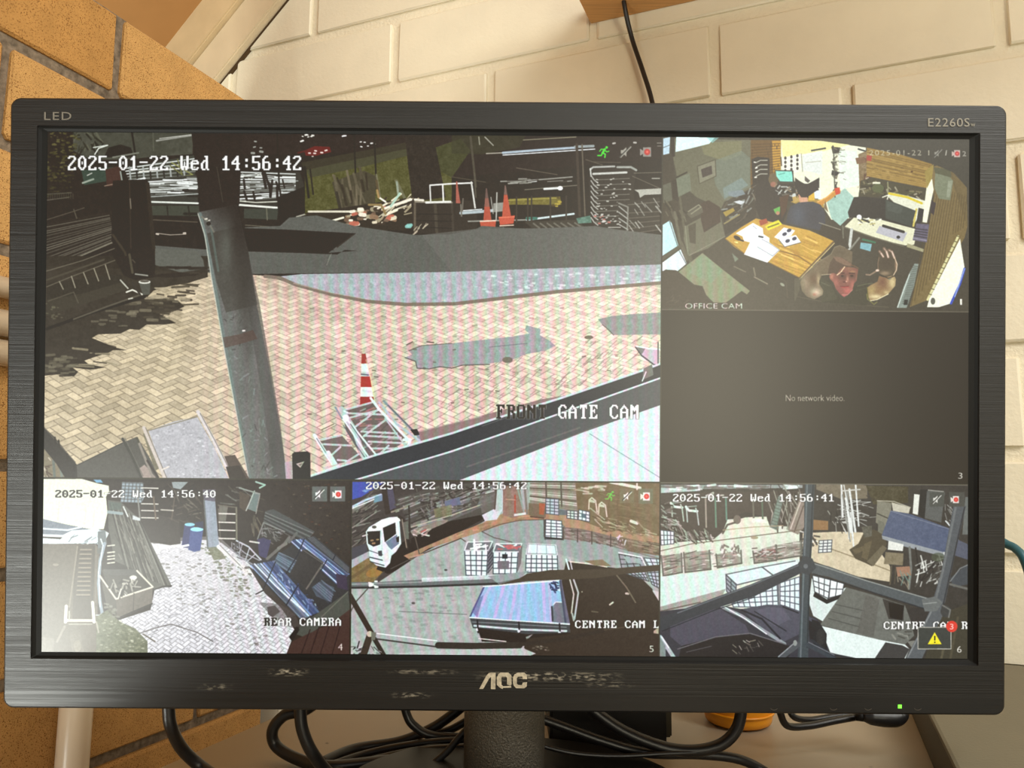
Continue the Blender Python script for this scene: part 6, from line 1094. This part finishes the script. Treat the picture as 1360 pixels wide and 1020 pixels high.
# the panel itself gives off what is left after the room light it reflects
LIN = np.where(IMG <= .04045, IMG/12.92, ((IMG+.055)/1.055)**2.4)
LIN = np.clip(LIN-np.array([.024, .019, .014]), 0, 1)
OUT = np.where(LIN <= .0031308, LIN*12.92, 1.055*np.power(np.maximum(LIN, 1e-8), 1/2.4)-.055)
im = bpy.data.images.new('screen_picture', TW, TH, alpha=False)
buf = np.ones((TH, TW, 4), np.float32); buf[..., :3] = OUT[::-1]
im.pixels.foreach_set(buf.ravel()); im.update(); im.pack()
m = bpy.data.materials.new('lit_panel'); m.use_nodes = True; nt = m.node_tree; b = nt.nodes['Principled BSDF']
b.inputs['Base Color'].default_value = srgb(26, 21, 16); b.inputs['Roughness'].default_value = .34; b.inputs['Specular IOR Level'].default_value = .5
ti = nt.nodes.new('ShaderNodeTexImage'); ti.image = im; ti.interpolation = 'Cubic'; ti.extension = 'EXTEND'
nt.links.new(ti.outputs[0], b.inputs['Emission Color']); b.inputs['Emission Strength'].default_value = 1.0
M['panel'] = m
bm = bmesh.new(); loops(bm, [(rrect(-.2386, -.1344, .2386, .1344, .0003), -.0012), (rrect(-.2386, -.1344, .2386, .1344, .0003), -.0001)], True, True)
scr = obj('screen', bm, M['rim'], mon)
for (a, b_, c, d, lab) in ((0, 0, 1280, 720, 'large front gate camera view'), (1280, 0, 1920, 360, 'office camera view with people and desks'), (1280, 360, 1920, 720, 'dark empty camera view without signal'),
                           (0, 720, 640, 1080, 'rear camera view with stacked pipes'), (640, 720, 1280, 1080, 'centre left camera view with white truck'), (1280, 720, 1920, 1080, 'centre right camera view with scaffold posts')):
    me = bpy.data.meshes.new('camera_view'); X = [a, c, c, a]; Y = [d, d, b_, b_]
    P = [ml(-SWm/2+x/TW*SWm, SHm/2-y/TH*SHm, .00005)-ORG[scr.name] for x, y in zip(X, Y)]
    me.from_pydata([tuple(p) for p in P], [], [(0, 1, 2, 3)])
    uv = me.uv_layers.new(name='uv')
    for i in range(4): uv.data[i].uv = (X[i]/TW, 1-Y[i]/TH)
    me.materials.append(m); o = bpy.data.objects.new('camera_view', me); link(o, scr); o['label'] = lab
# ------------------------------------------------------------ cables
def cable(pts, w, label, group=None, m='cable', name='cable', r=None, floor=True):
    """pts: (photo x, photo y, depth); radius from the width seen at the first point"""
    P = []
    rr = r if r else w/2/FPX*pts[0][2]*1.0
    for x, y, d in pts:
        p = at_depth(x, y, d)
        if floor and p[2] < ZC+ZD+rr+.0006:
            p = at_height(x, y, ZD+rr+.0006)
        P.append(p)
    bm = bmesh.new(); tube(bm, P, rr, 14)
    return tag(obj(name, bm, M[m], smooth=True, origin=tuple(P[0])), label, 'cable', group)
cable([(224,915,.455),(224,945,.455),(228,968,.457),(243,996,.47),(272,1022,.49),(310,1045,.50)], 15.5, 'thick black cable dropping left of all others, before the tan bricks')
cable([(430,925,.50),(405,943,.50),(378,950,.50),(362,970,.50),(368,992,.50),(400,1010,.50),(440,1018,.50),(520,1010,.50)], 14.5, 'black cable in an open loop left of the stand')
cable([(400,915,.46),(399,945,.46),(402,970,.46),(415,1000,.462),(440,1030,.47),(480,1055,.48)], 15.5, 'black cable dropping in front of the open loop')
cable([(425,1014,.515),(470,995,.52),(530,985,.52),(572,968,.52),(602,948,.52),(630,925,.52)], 13, 'uppermost black cable of the bundle left of the stand', 'cables bundled left of the stand')
cable([(428,1020,.505),(490,1000,.505),(560,987,.505),(625,983,.505),(700,985,.51)], 9, 'second black cable of the bundle left of the stand', 'cables bundled left of the stand')
cable([(440,1026,.495),(500,1008,.495),(560,996,.495),(625,992,.495),(700,994,.50)], 9, 'third black cable of the bundle left of the stand', 'cables bundled left of the stand')
cable([(445,1034,.485),(520,1016,.485),(580,1006,.485),(640,1003,.485),(700,1004,.49)], 9, 'lowest black cable of the bundle left of the stand', 'cables bundled left of the stand')
cable([(455,1040,.475),(540,1028,.475),(600,1018,.475),(660,1016,.48)], 12, 'black cable under the bundle at the bottom edge', 'cables bundled left of the stand')
cable([(534,920,.51),(540,948,.51),(550,964,.51),(575,977,.512),(640,980,.515)], 11, 'short black cable dropping into the bundle left of the stand')
cable([(560,1026,.47),(590,1002,.47),(614,975,.47),(632,955,.472),(650,925,.475)], 9, 'black cable rising beside the left of the stand neck')
cable([(560,975,.525),(590,972,.525),(612,962,.525),(640,945,.525)], 10, 'black cable curving behind the stand neck')
cable([(985,915,.47),(984,948,.47),(976,972,.47),(955,990,.47),(920,997,.47),(880,992,.47),(830,972,.47),(790,945,.47),(770,925,.47)], 15, 'thick black cable looping in front of the orange tub')
cable([(690,945,.475),(740,962,.475),(800,984,.475),(860,1000,.475),(930,1002,.475),(980,1008,.475),(1015,1024,.475),(1040,1045,.475)], 12, 'black cable running low to the right below the loop')
cable([(700,985,.462),(760,1000,.462),(820,1004,.464),(880,1001,.466),(930,999,.468)], 6, 'thin black cable under the loop behind the stand')
P0 = [(1030,925,.50),(1036,946,.50),(1046,964,.505),(1075,964,.51),(1110,957,.515),(1150,950,.52),(1175,946,.52)]
cable(P0, 9, 'black power cord right of the orange tub, front strand')
cable([(1048,925,.525),(1052,950,.52),(1075,956,.525),(1110,951,.53),(1150,946,.535)], 8, 'black power cord right of the orange tub, rear strand')
pl = at_depth(1174, 952, .50)
pg = empty('plug', tuple(pl), 'black plug hanging below the monitor near the green power light', 'plug')
bm = bmesh.new(); tube(bm, [at_depth(1146, 951, .51), at_depth(1156, 952, .51), at_depth(1172, 953, .51), at_depth(1188, 953, .51), at_depth(1196, 949, .51), at_depth(1198, 943, .51)], [.003, .0050, .0058, .0058, .005, .004], 16); obj('body', bm, M['cable'], pg, True)
bm = bmesh.new(); tube(bm, [at_depth(1136, 952, .512), at_depth(1150, 951.5, .511)], [.0024, .0034], 12); obj('strain_relief', bm, M['base'], pg, True)
def on_wall(x, y, off):
    r = ray(x, y); return CAM+r*((DW-off)/(r@NW))
bm = bmesh.new(); tube(bm, [on_wall(824, -40, .028), on_wall(829, 5, .026), on_wall(839, 50, .012), on_wall(853, 92, .012), on_wall(866, 135, .014), on_wall(874, 190, .016), on_wall(874, 330, .016)], .0024, 12)
tag(obj('cable', bm, M['cable'], smooth=True, origin=tuple(on_wall(866, 135, .02))), 'thin black cable hanging from the shelf down the white wall', 'cable')
bm = bmesh.new(); tube(bm, [on_wall(1240, 690, .02), on_wall(1300, 700, .03), on_wall(1334, 721, .04), on_wall(1349, 729, .045), on_wall(1361, 745, .05), on_wall(1375, 790, .05)], .0033, 12)
tag(obj('cable', bm, M['cable_teal'], smooth=True, origin=tuple(on_wall(1340, 720, .04))), 'teal cable poking out beside the right edge of the monitor', 'cable')
